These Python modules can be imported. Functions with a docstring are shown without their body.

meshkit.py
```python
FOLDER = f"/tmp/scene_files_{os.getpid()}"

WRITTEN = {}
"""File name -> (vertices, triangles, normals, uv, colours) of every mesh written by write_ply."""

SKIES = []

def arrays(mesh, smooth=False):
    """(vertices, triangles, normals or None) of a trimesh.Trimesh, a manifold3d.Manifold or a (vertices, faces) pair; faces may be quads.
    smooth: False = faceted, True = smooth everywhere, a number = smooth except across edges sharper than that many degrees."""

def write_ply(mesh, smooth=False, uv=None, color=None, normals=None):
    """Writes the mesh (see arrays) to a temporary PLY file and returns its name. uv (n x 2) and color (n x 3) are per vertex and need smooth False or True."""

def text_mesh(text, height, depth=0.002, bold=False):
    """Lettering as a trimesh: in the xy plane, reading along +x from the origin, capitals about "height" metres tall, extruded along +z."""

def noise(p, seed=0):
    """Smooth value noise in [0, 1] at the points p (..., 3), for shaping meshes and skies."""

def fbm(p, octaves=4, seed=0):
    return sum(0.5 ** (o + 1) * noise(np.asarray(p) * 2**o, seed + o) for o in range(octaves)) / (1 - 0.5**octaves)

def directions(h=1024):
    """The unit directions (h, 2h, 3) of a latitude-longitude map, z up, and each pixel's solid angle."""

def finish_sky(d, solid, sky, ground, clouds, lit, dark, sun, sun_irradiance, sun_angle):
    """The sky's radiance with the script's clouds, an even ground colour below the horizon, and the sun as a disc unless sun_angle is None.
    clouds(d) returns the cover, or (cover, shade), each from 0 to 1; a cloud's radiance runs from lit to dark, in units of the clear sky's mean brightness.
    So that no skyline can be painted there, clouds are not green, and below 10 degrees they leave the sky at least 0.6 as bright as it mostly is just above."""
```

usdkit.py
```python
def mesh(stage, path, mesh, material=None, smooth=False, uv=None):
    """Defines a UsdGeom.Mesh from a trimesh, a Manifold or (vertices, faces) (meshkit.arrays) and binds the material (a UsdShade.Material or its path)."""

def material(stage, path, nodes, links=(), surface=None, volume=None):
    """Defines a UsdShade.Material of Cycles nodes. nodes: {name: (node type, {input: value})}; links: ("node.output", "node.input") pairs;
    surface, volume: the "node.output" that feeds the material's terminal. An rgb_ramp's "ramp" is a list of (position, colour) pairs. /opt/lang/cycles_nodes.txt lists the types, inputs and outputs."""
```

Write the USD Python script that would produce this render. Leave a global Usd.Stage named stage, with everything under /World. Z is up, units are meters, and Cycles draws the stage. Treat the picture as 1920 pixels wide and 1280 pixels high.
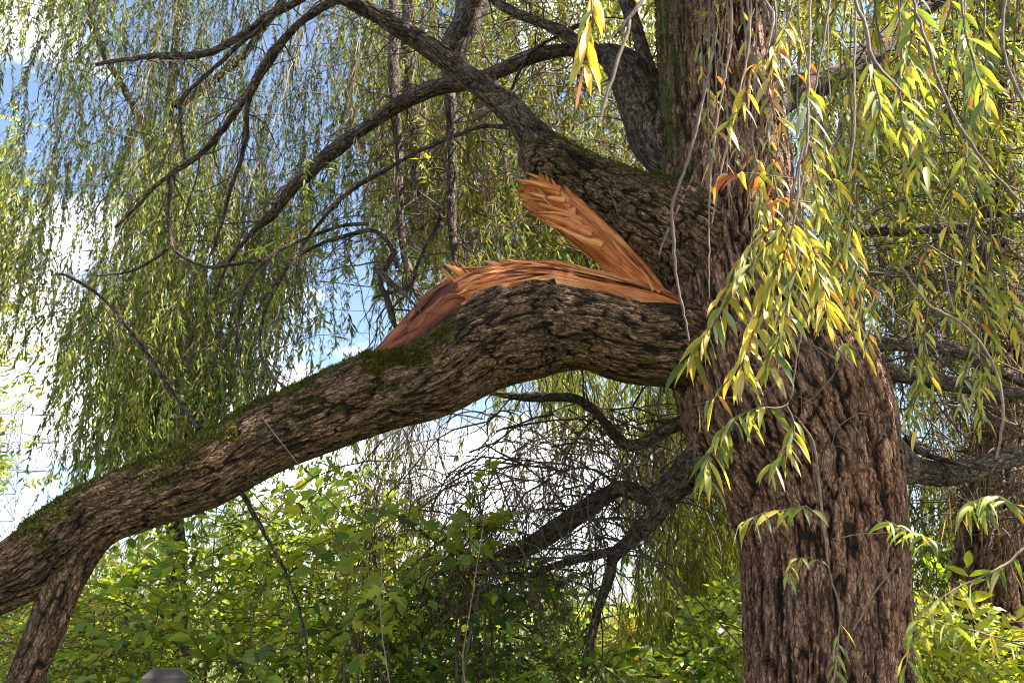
import math
import numpy as np
import trimesh
from scipy.spatial import cKDTree
import usdkit, meshkit
from pxr import Usd, UsdGeom, UsdLux, UsdShade, Sdf, Gf, Vt

stage = Usd.Stage.CreateInMemory()
UsdGeom.SetStageUpAxis(stage, "Z")
UsdGeom.SetStageMetersPerUnit(stage, 1.0)
UsdGeom.Xform.Define(stage, "/World")
UsdGeom.Scope.Define(stage, "/World/Looks")
T = Sdf.ValueTypeNames

# ------------------------------------------------------------------ camera, sky, sun, exposure
EXPOSURE = 2.5
PITCH = math.radians(19.0)
EYE = np.array([0.0, 0.0, 1.55])
FPX = 1500.0                                   # focal length in pixels of the 1920 wide photograph
cam = UsdGeom.Camera.Define(stage, "/World/camera")
cam.CreateHorizontalApertureAttr(36.0)
cam.CreateFocalLengthAttr(36.0 * FPX / 1920.0)
cam.CreateFStopAttr(9.0)
cam.CreateFocusDistanceAttr(4.2)
cam.CreateClippingRangeAttr(Gf.Vec2f(0.05, 20000))
cam.CreateExposureAttr(EXPOSURE)
cam.AddTranslateOp().Set(Gf.Vec3d(*EYE))
cam.AddRotateXOp().Set(90.0 + math.degrees(PITCH))

SUN_EL = math.radians(54.0)
SUN_AZ = math.atan2(0.80, -0.12)               # atan2(x, y) of the direction towards the sun: high on the right
sun_dir = np.array([math.sin(SUN_AZ) * math.cos(SUN_EL), math.cos(SUN_AZ) * math.cos(SUN_EL), math.sin(SUN_EL)])
sky_mat = usdkit.material(stage, "/World/Looks/sky_look", {
    "tc": ("texture_coordinate", {}),
    "map": ("mapping", {"scale": (1.0, 1.0, 2.2), "location": (5.3, 2.4, 1.7)}),
    "n": ("noise_texture", {"scale": 2.6, "detail": 6.0, "roughness": 0.55, "distortion": 0.3}),
    "r": ("rgb_ramp", {"ramp": [(0.0, (0, 0, 0)), (0.52, (0, 0, 0)), (0.65, (1, 1, 1)), (1.0, (1, 1, 1))]}),
    "sky": ("sky_texture", {"sky_type": "single_scattering", "sun_disc": False, "sun_elevation": SUN_EL, "sun_rotation": SUN_AZ, "aerosol_density": 1.6}),
    "cl": ("color", {"value": (10.5, 10.6, 10.9)}),
    "mix": ("mix", {"mix_type": "mix"}),
    "bg": ("background_shader", {"strength": 0.062}),
}, [("tc.generated", "map.vector"), ("map.vector", "n.vector"), ("n.fac", "r.fac"), ("r.color", "mix.fac"), ("sky.color", "mix.color1"), ("cl.color", "mix.color2"), ("mix.color", "bg.color")], surface="bg.background")
dome = UsdLux.DomeLight.Define(stage, "/World/sky")
UsdShade.MaterialBindingAPI.Apply(dome.GetPrim()).Bind(sky_mat)
dome.GetPrim().SetCustomDataByKey("kind", "structure")
sun = UsdLux.DistantLight.Define(stage, "/World/sun")
sun.CreateNormalizeAttr(True)
sun.CreateIntensityAttr(1.25)
sun.CreateAngleAttr(0.53)
sun.CreateColorAttr(Gf.Vec3f(1.0, 0.93, 0.82))
sun.AddRotateZOp().Set(-math.degrees(SUN_AZ))          # local -z ends up pointing away from the sun
sun.AddRotateXOp().Set(math.degrees(SUN_EL) - 90.0)

# ------------------------------------------------------------------ helpers
FWD = np.array([0, math.cos(PITCH), math.sin(PITCH)])
UP = np.array([0, -math.sin(PITCH), math.cos(PITCH)])
RIGHT = np.array([1.0, 0, 0])


def at(px, py, Y):
    """The world point on the vertical plane y = Y seen at the photograph's pixel, and metres per pixel there."""
    u, v = (px - 960.0) / FPX, -(py - 640.0) / FPX
    d = RIGHT * u + FWD + UP * v
    t = Y / d[1]
    return EYE + d * t, t / FPX


def project(P):
    q = np.atleast_2d(P) - EYE
    z = q @ FWD
    return np.stack([960 + FPX * (q @ RIGHT) / z, 640 - FPX * (q @ UP) / z], 1)


def path_px(rows):
    """rows of (px, py, Y, radius px) -> points, radii in metres."""
    P, R = [], []
    for px, py, Y, r in rows:
        p, s = at(px, py, Y)
        P.append(p); R.append(r * s)
    return np.array(P), np.array(R)


def spline(P, R, step):
    """Catmull-Rom through the points, resampled at about the given step."""
    P, R = np.asarray(P, float), np.asarray(R, float)
    A = np.column_stack([P, R])
    A = np.vstack([2 * A[0] - A[1], A, 2 * A[-1] - A[-2]])
    out = []
    for i in range(1, len(A) - 2):
        p0, p1, p2, p3 = A[i - 1], A[i], A[i + 1], A[i + 2]
        n = max(2, int(np.linalg.norm(p2[:3] - p1[:3]) / step * 1.5) + 1)
        t = np.linspace(0, 1, n, endpoint=False)[:, None]
        out.append(0.5 * (2 * p1 + (p2 - p0) * t + (2 * p0 - 5 * p1 + 4 * p2 - p3) * t**2 + (3 * p1 - p0 - 3 * p2 + p3) * t**3))
    C = np.vstack(out + [A[-2][None]])
    s = np.concatenate([[0], np.cumsum(np.linalg.norm(np.diff(C[:, :3], axis=0), axis=1))])
    k = max(3, int(s[-1] / step) + 1)
    S = np.linspace(0, s[-1], k)
    C = np.column_stack([np.interp(S, s, C[:, j]) for j in range(4)])
    return C[:, :3], np.maximum(C[:, 3], 1e-4), S


def frames(P):
    """Tangent, side facing the camera (n), and the third axis (b) at each point of a path."""
    t = np.gradient(P, axis=0)
    t /= np.linalg.norm(t, axis=1, keepdims=True)
    n = EYE - P
    n = n - (n * t).sum(1, keepdims=True) * t
    n /= np.linalg.norm(n, axis=1, keepdims=True) + 1e-12
    return t, n, np.cross(t, n)


def grid_faces(m, k, closed=True):
    i, j = np.meshgrid(np.arange(m - 1), np.arange(k if closed else k - 1), indexing="ij")
    a, b = i * k + j, i * k + (j + 1) % k
    c, d = b + k, a + k
    return np.vstack([np.stack([a, b, c], -1).reshape(-1, 3), np.stack([a, c, d], -1).reshape(-1, 3)])


def thin_tube(P, R, sides=5):
    """A light tube for twigs: vertices, faces."""
    P = np.asarray(P, float)
    t = np.gradient(P, axis=0)
    t /= np.linalg.norm(t, axis=1, keepdims=True) + 1e-12
    ref = np.where(np.abs(t[:, 2:]) < 0.9, [[0, 0, 1.0]], [[1.0, 0.2, 0]])
    a = np.cross(t, ref); a /= np.linalg.norm(a, axis=1, keepdims=True) + 1e-12
    b = np.cross(t, a)
    ang = np.arange(sides) * 2 * np.pi / sides
    R = np.broadcast_to(R, (len(P),))
    v = P[:, None] + R[:, None, None] * (np.cos(ang)[None, :, None] * a[:, None] + np.sin(ang)[None, :, None] * b[:, None])
    f = grid_faces(len(P), sides)
    v = v.reshape(-1, 3)
    n0 = len(v)
    v = np.vstack([v, P[:1], P[-1:]])
    j = np.arange(sides)
    f = np.vstack([f, np.stack([np.full(sides, n0), (j + 1) % sides, j], 1), np.stack([np.full(sides, n0 + 1), (len(P) - 1) * sides + j, (len(P) - 1) * sides + (j + 1) % sides], 1)])
    return v, f


class Bag:
    """Collects pieces into one mesh, with a colour per vertex."""
    def __init__(self):
        self.v, self.f, self.c, self.n = [], [], [], 0

    def add(self, v, f, c=(0.1, 0.1, 0.1)):
        self.v.append(v); self.f.append(np.asarray(f) + self.n); self.c.append(np.broadcast_to(c, (len(v), 3))); self.n += len(v)

    def arrays(self):
        return np.vstack(self.v), np.vstack(self.f), np.vstack(self.c)


used = {}


def free(parent, name):
    k = used.get((parent, name), 0)
    used[(parent, name)] = k + 1
    return f"{parent}/{name}" + (f"_{k:03d}" if k else "")


def tag(prim, **kw):
    for k, v in kw.items():
        prim.SetCustomDataByKey(k, v)
    return prim


def mesh_prim(parent, name, v, f, mat, smooth=True, color=None, attrs=None, **kw):
    path = free(parent, name)
    m = usdkit.mesh(stage, path, (v, f), mat, smooth=smooth)
    if color is not None:
        UsdGeom.PrimvarsAPI(m).CreatePrimvar("tint", T.Color3fArray, "vertex").Set(Vt.Vec3fArray.FromNumpy(np.ascontiguousarray(color, np.float32)))
    for k, a in (attrs or {}).items():
        a = np.ascontiguousarray(a, np.float32)
        if a.ndim == 1:
            UsdGeom.PrimvarsAPI(m).CreatePrimvar(k, T.FloatArray, "vertex").Set(Vt.FloatArray.FromNumpy(a))
        else:
            UsdGeom.PrimvarsAPI(m).CreatePrimvar(k, T.Float3Array, "vertex").Set(Vt.Vec3fArray.FromNumpy(a))
    tag(m.GetPrim(), **kw)
    return path


def thing(name, label, category, loc=(0, 0, 0), group=None):
    path = free("/World", name)
    x = UsdGeom.Xform.Define(stage, path)
    tag(x.GetPrim(), label=label, category=category)
    if group:
        tag(x.GetPrim(), group=group)
    return path


def smoothstep(a, b, x):
    t = np.clip((x - a) / (b - a), 0, 1)
    return t * t * (3 - 2 * t)


# ------------------------------------------------------------------ materials
def leaf_material(name, transl=0.38, rough=0.42, vary=0.35, pale=0.0, spec=0.4, specks=0.0):
    nodes = {
        "t": ("attribute", {"attribute": "tint"}),
        "o": ("object_info", {}),
        "g": ("geometry", {}),
        "v": ("map_range", {"value": 0.5, "from_min": 0.0, "from_max": 1.0, "to_min": 1.0 - vary, "to_max": 1.0 + vary}),
        "h": ("hsv", {"hue": 0.5, "saturation": 1.0, "fac": 1.0}),
        "pf": ("math", {"math_type": "multiply", "value2": pale}),
        "co": ("texture_coordinate", {}), "sn": ("noise_texture", {"scale": 130.0, "detail": 4.0, "roughness": 0.7}),
        "sr": ("rgb_ramp", {"ramp": [(0.0, (0, 0, 0)), (0.56, (0, 0, 0)), (0.66, (specks, specks, specks)), (1.0, (specks, specks, specks))]}),
        "spk": ("mix", {"mix_type": "mix", "color2": (0.13, 0.065, 0.02)}),
        "under": ("mix", {"mix_type": "mix", "color2": (0.34, 0.40, 0.30)}),
        "tc": ("mix", {"mix_type": "multiply", "fac": 1.0, "color2": (1.7, 1.55, 0.55)}),
        "tr": ("translucent_bsdf", {}),
        "p": ("principled_bsdf", {"roughness": rough, "specular_ior_level": spec}),
        "m": ("mix_closure", {"fac": transl}),
    }
    links = [("o.random", "v.value"), ("v.result", "h.value"), ("t.color", "h.color"), ("co.object", "sn.vector"), ("sn.fac", "sr.fac"), ("sr.color", "spk.fac"), ("h.color", "spk.color1"), ("spk.color", "under.color1"), ("g.backfacing", "pf.value1"), ("pf.value", "under.fac"),
             ("under.color", "p.base_color"), ("spk.color", "tc.color1"), ("tc.color", "tr.color"), ("p.BSDF", "m.closure1"), ("tr.BSDF", "m.closure2")]
    return usdkit.material(stage, f"/World/Looks/{name}", nodes, links, surface="m.closure")


def bark_material(name, crevice, ridge, lichen, bump=0.6, scale=1.0, long=0.4, plates=1.0, crack=0.9, furrow=(34.0, 0.12)):
    nodes = {
        "b": ("attribute", {"attribute": "barkco"}),
        "h": ("attribute", {"attribute": "height"}),
        "mo": ("attribute", {"attribute": "mossy"}),
        "nw": ("noise_texture", {"scale": 14.0 * scale, "detail": 3.0}),
        "sub": ("vector_math", {"math_type": "subtract", "vector2": (0.5, 0.5, 0.5)}),
        "scl": ("vector_math", {"math_type": "multiply", "vector2": (0.045, 0.045, 0.06)}),
        "wrp": ("vector_math", {"math_type": "add"}),
        "mp": ("mapping", {"scale": (1.0, 1.0, long)}),
        "n1": ("noise_texture", {"scale": 85.0 * scale, "detail": 6.0, "roughness": 0.68}),
        "n2": ("noise_texture", {"scale": 9.0 * scale, "detail": 4.0, "roughness": 0.6}),
        "n3": ("noise_texture", {"scale": 3.0 * scale, "detail": 4.0, "roughness": 0.6}),
        "vo": ("voronoi_texture", {"feature": "distance_to_edge", "scale": 42.0 * scale * plates, "randomness": 1.0}),
        "vc": ("voronoi_texture", {"feature": "f1", "scale": 42.0 * scale * plates, "randomness": 1.0}),
        "vb": ("rgb_to_bw", {}),
        "vr": ("rgb_ramp", {"ramp": [(0.0, (0.16, 0.14, 0.13)), (0.05, (0.4, 0.38, 0.36)), (0.16, (1, 1, 1)), (1.0, (1, 1, 1))]}),
        "cellv": ("map_range", {"from_min": 0.2, "from_max": 0.8, "to_min": 0.72, "to_max": 1.28}),
        "hm": ("math", {"math_type": "multiply_add", "value2": 0.55, "value3": -0.275}),
        "hs": ("math", {"math_type": "add"}),
        "ramp": ("rgb_ramp", {"ramp": [(0.0, crevice), (0.25, tuple(0.35 * a + 0.3 * b for a, b in zip(crevice, ridge))), (0.58, ridge), (1.0, lichen)]}),
        "big": ("rgb_ramp", {"ramp": [(0.32, (0.62, 0.62, 0.60)), (0.5, (1.0, 1.0, 0.97)), (0.68, (1.25, 1.18, 1.12))]}),
        "mul": ("mix", {"mix_type": "multiply", "fac": 1.0}),
        "cmul": ("mix", {"mix_type": "multiply", "fac": 1.0}),
        "mpf": ("mapping", {"scale": (1.0, 1.0, furrow[1])}),
        "nf": ("noise_texture", {"scale": furrow[0], "detail": 2.5, "roughness": 0.55}),
        "nf1": ("math", {"math_type": "subtract", "value2": 0.5}), "nf2": ("math", {"math_type": "absolute"}),
        "fr": ("rgb_ramp", {"ramp": [(0.0, (0.17, 0.14, 0.125)), (0.016, (0.30, 0.27, 0.25)), (0.045, (0.95, 0.95, 0.95)), (0.2, (1.12, 1.12, 1.1)), (1.0, (1.12, 1.12, 1.1))]}),
        "fmul": ("mix", {"mix_type": "multiply", "fac": 0.92}), "fb": ("rgb_to_bw", {}), "bh2": ("math", {"math_type": "multiply_add", "value2": 1.1}),
        "crk": ("mix", {"mix_type": "multiply", "fac": crack}),
        "ms": ("math", {"math_type": "multiply"}),
        "mn": ("rgb_ramp", {"ramp": [(0.40, (0, 0, 0)), (0.60, (1, 1, 1))]}),
        "moss": ("mix", {"mix_type": "mix", "color2": (0.060, 0.065, 0.014)}),
        "bh": ("math", {"math_type": "multiply_add", "value2": 0.7}),
        "bp": ("bump", {"strength": bump, "distance": 0.012}),
        "p": ("principled_bsdf", {"roughness": 0.85, "specular_ior_level": 0.25}),
    }
    links = [("b.vector", "nw.vector"), ("nw.color", "sub.vector1"), ("sub.vector", "scl.vector1"), ("scl.vector", "wrp.vector1"), ("b.vector", "wrp.vector2"), ("wrp.vector", "mp.vector"),
             ("b.vector", "n1.vector"), ("b.vector", "n2.vector"), ("b.vector", "n3.vector"), ("mp.vector", "vo.vector"), ("mp.vector", "vc.vector"), ("vo.distance", "vr.fac"), ("vc.color", "vb.color"), ("vb.val", "cellv.value"),
             ("n1.fac", "hm.value1"), ("hm.value", "hs.value1"), ("h.fac", "hs.value2"), ("hs.value", "ramp.fac"), ("n3.fac", "big.fac"),
             ("ramp.color", "mul.color1"), ("big.color", "mul.color2"), ("mul.color", "cmul.color1"), ("cellv.result", "cmul.color2"), ("cmul.color", "crk.color1"), ("vr.color", "crk.color2"),
             ("wrp.vector", "mpf.vector"), ("mpf.vector", "nf.vector"), ("nf.fac", "nf1.value1"), ("nf1.value", "nf2.value1"), ("nf2.value", "fr.fac"), ("crk.color", "fmul.color1"), ("fr.color", "fmul.color2"), ("fr.color", "fb.color"), ("fb.val", "bh2.value1"), ("bh.value", "bh2.value3"),
             ("n2.fac", "mn.fac"), ("mn.color", "ms.value1"), ("mo.fac", "ms.value2"), ("ms.value", "moss.fac"), ("fmul.color", "moss.color1"),
             ("moss.color", "p.base_color"), ("n1.fac", "bh.value1"), ("vr.color", "bh.value3"), ("bh2.value", "bp.height"), ("bp.normal", "p.normal")]
    return usdkit.material(stage, f"/World/Looks/{name}", nodes, links, surface="p.BSDF")


def plain(name, color, rough=0.8, noise_scale=30.0, dark=0.6, bump=0.2, stretch=(1, 1, 1)):
    nodes = {
        "tc": ("texture_coordinate", {}), "mp": ("mapping", {"scale": stretch}),
        "n": ("noise_texture", {"scale": noise_scale, "detail": 6.0, "roughness": 0.6}),
        "r": ("rgb_ramp", {"ramp": [(0.25, tuple(c * dark for c in color)), (0.75, tuple(min(1, c * (2 - dark)) for c in color))]}),
        "bp": ("bump", {"strength": bump, "distance": 0.01}),
        "p": ("principled_bsdf", {"roughness": rough, "specular_ior_level": 0.3}),
    }
    return usdkit.material(stage, f"/World/Looks/{name}", nodes, [("tc.object", "mp.vector"), ("mp.vector", "n.vector"), ("n.fac", "r.fac"), ("r.color", "p.base_color"), ("n.fac", "bp.height"), ("bp.normal", "p.normal")], surface="p.BSDF")


M_bark_trunk = bark_material("trunk_bark", (0.013, 0.007, 0.005), (0.195, 0.090, 0.054), (0.34, 0.195, 0.13), bump=0.75, scale=0.9, long=0.30, plates=1.9, crack=0.6, furrow=(19.0, 0.11))
M_bark_limb = bark_material("limb_bark", (0.010, 0.006, 0.004), (0.128, 0.070, 0.037), (0.24, 0.150, 0.088), bump=0.7, scale=1.15, long=0.26, plates=1.7, crack=0.75, furrow=(30.0, 0.15))
M_bark_branch = bark_material("branch_bark", (0.016, 0.011, 0.008), (0.095, 0.062, 0.044), (0.18, 0.135, 0.10), scale=1.6, long=0.4)
M_twig = plain("twig_bark", (0.10, 0.066, 0.048), 0.7, 60, 0.55)
M_bark_twig = plain("dark_twig_bark", (0.060, 0.040, 0.030), 0.8, 60, 0.55)
M_twig_pale = plain("dry_twig_bark", (0.17, 0.115, 0.08), 0.75, 50, 0.55)
M_leaf = leaf_material("willow_leaf", 0.45, 0.5, 0.0, pale=0.12, spec=0.2)
M_leaf_near = leaf_material("near_willow_leaf", 0.42, 0.50, 0.22, pale=0.45, spec=0.35, specks=0.55)
M_shrub = leaf_material("shrub_leaf", 0.45, 0.42, 0.28, pale=0.10, spec=0.4)
M_moss = leaf_material("moss_green", 0.15, 0.9, 0.1, spec=0.1)
def wood_material(name, ramp):
    return usdkit.material(stage, f"/World/Looks/{name}", {
    "b": ("attribute", {"attribute": "barkco"}), "h": ("attribute", {"attribute": "height"}),
    "m1": ("mapping", {"scale": (1.0, 1.0, 0.05)}),
    "n1": ("noise_texture", {"scale": 130.0, "detail": 5.0, "roughness": 0.65}),
    "m2": ("mapping", {"scale": (1.0, 1.0, 0.18)}),
    "n2": ("noise_texture", {"scale": 16.0, "detail": 4.0, "roughness": 0.55}),
    "a": ("math", {"math_type": "multiply_add", "value2": 0.45}), "hh": ("math", {"math_type": "multiply", "value2": 0.35}),
    "s": ("math", {"math_type": "add"}), "s2": ("math", {"math_type": "multiply_add", "value2": 2.1, "value3": -1.38}),
    "r": ("rgb_ramp", {"ramp": ramp}),
    "bp": ("bump", {"strength": 0.5, "distance": 0.006}),
    "p": ("principled_bsdf", {"roughness": 0.62, "specular_ior_level": 0.3}),
}, [("b.vector", "m1.vector"), ("m1.vector", "n1.vector"), ("b.vector", "m2.vector"), ("m2.vector", "n2.vector"), ("n1.fac", "a.value1"), ("h.fac", "hh.value1"), ("hh.value", "a.value3"),
    ("n2.fac", "s.value1"), ("a.value", "s.value2"), ("s.value", "s2.value1"), ("s2.value", "r.fac"), ("r.color", "p.base_color"), ("n1.fac", "bp.height"), ("bp.normal", "p.normal")], surface="p.BSDF")


M_wood = wood_material("torn_wood_look", [(0.0, (0.075, 0.016, 0.006)), (0.25, (0.26, 0.062, 0.018)), (0.55, (0.50, 0.150, 0.045)), (0.85, (0.62, 0.24, 0.080)), (1.0, (0.68, 0.33, 0.13))])
M_wood_shaded = wood_material("shaded_wood_look", [(0.0, (0.022, 0.006, 0.004)), (0.3, (0.085, 0.020, 0.009)), (0.6, (0.17, 0.042, 0.016)), (1.0, (0.32, 0.095, 0.034))])  # darker copy of the torn wood, with the slab's shade painted into its colour
M_ground = plain("meadow_ground", (0.055, 0.065, 0.022), 0.95, 3.0, 0.5)
M_post = plain("weathered_timber", (0.050, 0.040, 0.034), 0.85, 25, 0.5, 0.4, (1, 1, 0.08))
M_steel = plain("galvanised_steel", (0.17, 0.17, 0.20), 0.6, 2.0, 0.9)


# ------------------------------------------------------------------ bark
def bark_tube(P, R, step, amp, cell, seed, bumps=0.04, dense=118, wob=0.0, flute=0.0):
    """A limb with a bark of raised plates: vertices, faces, bark coordinates, plate height, angle, arc length."""
    C, Rr, S = spline(P, R, step)
    if wob:
        C = C + wob * np.stack([meshkit.fbm(np.stack([S / (6 * Rr.mean() + 0.12), 0 * S + 3.7 * k, 0 * S], 1), 3, seed + k) - 0.5 for k in range(3)], 1) * (Rr[:, None] + 0.018)
        Rr = Rr * (0.85 + 0.3 * meshkit.noise(np.stack([S / (3 * Rr.mean() + 0.05), 0 * S, 0 * S], 1), seed + 4))
    t, n, b = frames(C)
    rmax = np.percentile(Rr, 90)
    nd = max(10, int(2 * np.radians(dense) * rmax / step)); nb = max(4, int((2 * np.pi - 2 * np.radians(dense)) * rmax / (step * 3)))
    th = np.concatenate([np.linspace(-np.radians(dense), np.radians(dense), nd, endpoint=False), np.linspace(np.radians(dense), 2 * np.pi - np.radians(dense), nb, endpoint=False)])
    TH, SS = np.meshgrid(th, S)
    RR = np.repeat(Rr[:, None], len(th), 1)
    co = np.stack([RR * np.cos(TH), RR * np.sin(TH), SS], -1).reshape(-1, 3)
    rng = np.random.default_rng(seed)
    warp = np.stack([meshkit.fbm(co * 7 + 11 * k, 3, seed + k) - 0.5 for k in range(3)], -1)
    w, l = cell
    area = 2 * np.pi * Rr.mean() * S[-1]
    fw = np.array([0.55 / w, 0.55 / w, 0.55 / l])
    cw = co + warp * np.array([w, w, 0.8 * l])
    v1 = np.abs(meshkit.fbm(cw * fw, 2, seed + 21) - 0.5)
    v2 = np.abs(meshkit.fbm(cw * fw * np.array([1.9, 1.9, 2.3]) + 31, 2, seed + 22) - 0.5)
    k2 = int(area / (w * l) * 1.6) + 8
    fs, ft = rng.uniform(0, S[-1], k2), rng.uniform(-np.pi, np.pi, k2)
    fr = np.interp(fs, S, Rr)
    feat2 = np.stack([fr * np.cos(ft), fr * np.sin(ft), fs], 1) / np.array([w, w, l * 0.8])
    d2 = cKDTree(feat2).query((co + warp * w * 1.6) / np.array([w, w, l * 0.8]), k=2)[0]
    small = smoothstep(0.0, 0.25, d2[:, 1] - d2[:, 0])
    rough = meshkit.fbm(co * np.array([50, 50, 24]), 3, seed + 5)
    h = smoothstep(0.006, 0.055, v1) * (0.36 + 0.30 * smoothstep(0.004, 0.05, v2) + 0.14 * small) + 0.30 * (rough - 0.32) + 0.10 * (meshkit.noise(co * 6, seed + 9) - 0.5)
    lump = (meshkit.fbm(co * np.array([3.2, 3.2, 2.0]), 3, seed + 7) - 0.5) * 2 * bumps
    if flute:
        lump = lump + flute * (meshkit.noise(np.stack([4.5 * np.cos(TH).ravel(), 4.5 * np.sin(TH).ravel(), 0.5 * SS.ravel()], 1), seed + 3) - 0.5)
    taper = np.clip(RR.ravel() / (0.35 * rmax), 0.1, 1)
    rad = RR.ravel() * (1 + lump) + amp * (h - 0.55) * taper
    X = np.repeat(C, len(th), 0) + rad[:, None] * (np.cos(TH).ravel()[:, None] * np.repeat(n, len(th), 0) + np.sin(TH).ravel()[:, None] * np.repeat(b, len(th), 0))
    F = grid_faces(len(S), len(th))
    out = dict(v=X, f=F, co=co, h=np.clip(h, 0, 1), th=TH.ravel(), s=SS.ravel(), C=C, R=Rr, S=S, axis=np.repeat(C, len(th), 0), moss=np.zeros(len(X)))
    # close the far ends
    k0 = len(th)
    c0, c1 = len(X), len(X) + 1
    out["v"] = np.vstack([X, C[:1], C[-1:]])
    for key in ("co",):
        out[key] = np.vstack([co, [[0, 0, 0]], [[0, 0, S[-1]]]])
    for key in ("h", "th", "s", "moss"):
        out[key] = np.concatenate([out[key], [0.5, 0.5]])
    j = np.arange(k0)
    last = (len(S) - 1) * k0
    out["f"] = np.vstack([F, np.stack([np.full(k0, c0), (j + 1) % k0, j], 1), np.stack([np.full(k0, c1), last + j, last + (j + 1) % k0], 1)])
    return out


def put_bark(parent, name, o, mat, **kw):
    return mesh_prim(parent, name, o["v"], o["f"], mat, smooth=True, attrs={"barkco": o["co"], "height": o["h"], "mossy": o["moss"]}, **kw)


def normals_of(v, f):
    return meshkit.arrays((v, f), True)[2]


# ------------------------------------------------------------------ the ground
gx = np.concatenate([-np.geomspace(3000, 30, 14), np.linspace(-25, 25, 26), np.geomspace(30, 3000, 14)])
GX, GY = np.meshgrid(gx, gx)
GZ = (meshkit.fbm(np.stack([GX * 0.15, GY * 0.15, 0 * GX], -1), 3, 4) - 0.5) * 0.3 - np.clip((np.hypot(GX, GY) - 30) / 60, 0, 1) * 1.2
gv = np.stack([GX, GY, GZ], -1).reshape(-1, 3)
gf = grid_faces(len(gx), len(gx), False)
mesh_prim("/World", "ground", gv, gf, M_ground, smooth=True, kind="structure")


def ground_z(x, y):
    return (meshkit.fbm(np.array([[x * 0.15, y * 0.15, 0.0]]), 3, 4)[0] - 0.5) * 0.3


# ------------------------------------------------------------------ the broken willow
TREE = thing("willow_tree", "large old willow with a torn orange limb split from its thick brown trunk", "tree")
YT = 4.3
tp, tr = path_px([(1550, 1400, YT, 156), (1548, 1280, YT, 149), (1546, 1150, YT, 147), (1538, 1010, YT, 149), (1514, 890, YT, 166),
                  (1474, 770, YT, 186), (1432, 660, YT, 172), (1390, 540, YT, 146), (1363, 430, YT, 129), (1356, 300, YT, 117), (1343, 150, YT, 107), (1335, 0, YT, 101), (1328, -150, YT, 98)])
trunk = bark_tube(tp, tr, 0.0094, 0.031, (0.025, 0.34), 11, bumps=0.03, flute=0.06)
# moss on the upper left flank of the leader
pr = project(trunk["v"])
trunk["moss"] = smoothstep(1320, 1250, pr[:, 0]) * smoothstep(420, 330, pr[:, 1]) + smoothstep(1330, 1240, pr[:, 0]) * smoothstep(300, 360, pr[:, 1]) * smoothstep(470, 400, pr[:, 1])
put_bark(TREE, "trunk", trunk, M_bark_trunk)
for nm, rows, sd in [("root_flare", [(1580, 2300, YT, 420), (1566, 2000, YT, 290), (1560, 1650, YT, 205), (1552, 1420, YT, 158), (1550, 1380, YT, 150)], 13), ("leader", [(1330, -100, YT, 98), (1325, -250, YT, 95), (1310, -650, YT, 78), (1290, -1200, YT, 50)], 14)]:
    sp, sr = path_px(rows)
    put_bark(TREE, nm, bark_tube(sp, sr, 0.04, 0.04, (0.05, 0.2), sd, bumps=0.06), M_bark_trunk)
sp, sr = path_px([(1510, 900, YT, 148), (1546, 760, YT, 98), (1574, 650, YT, 48), (1588, 575, YT, 26), (1590, 545, YT, 6)])
put_bark(TREE, "broken_stub", bark_tube(sp, sr, 0.009, 0.024, (0.024, 0.2), 12, bumps=0.03), M_bark_trunk)

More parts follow.
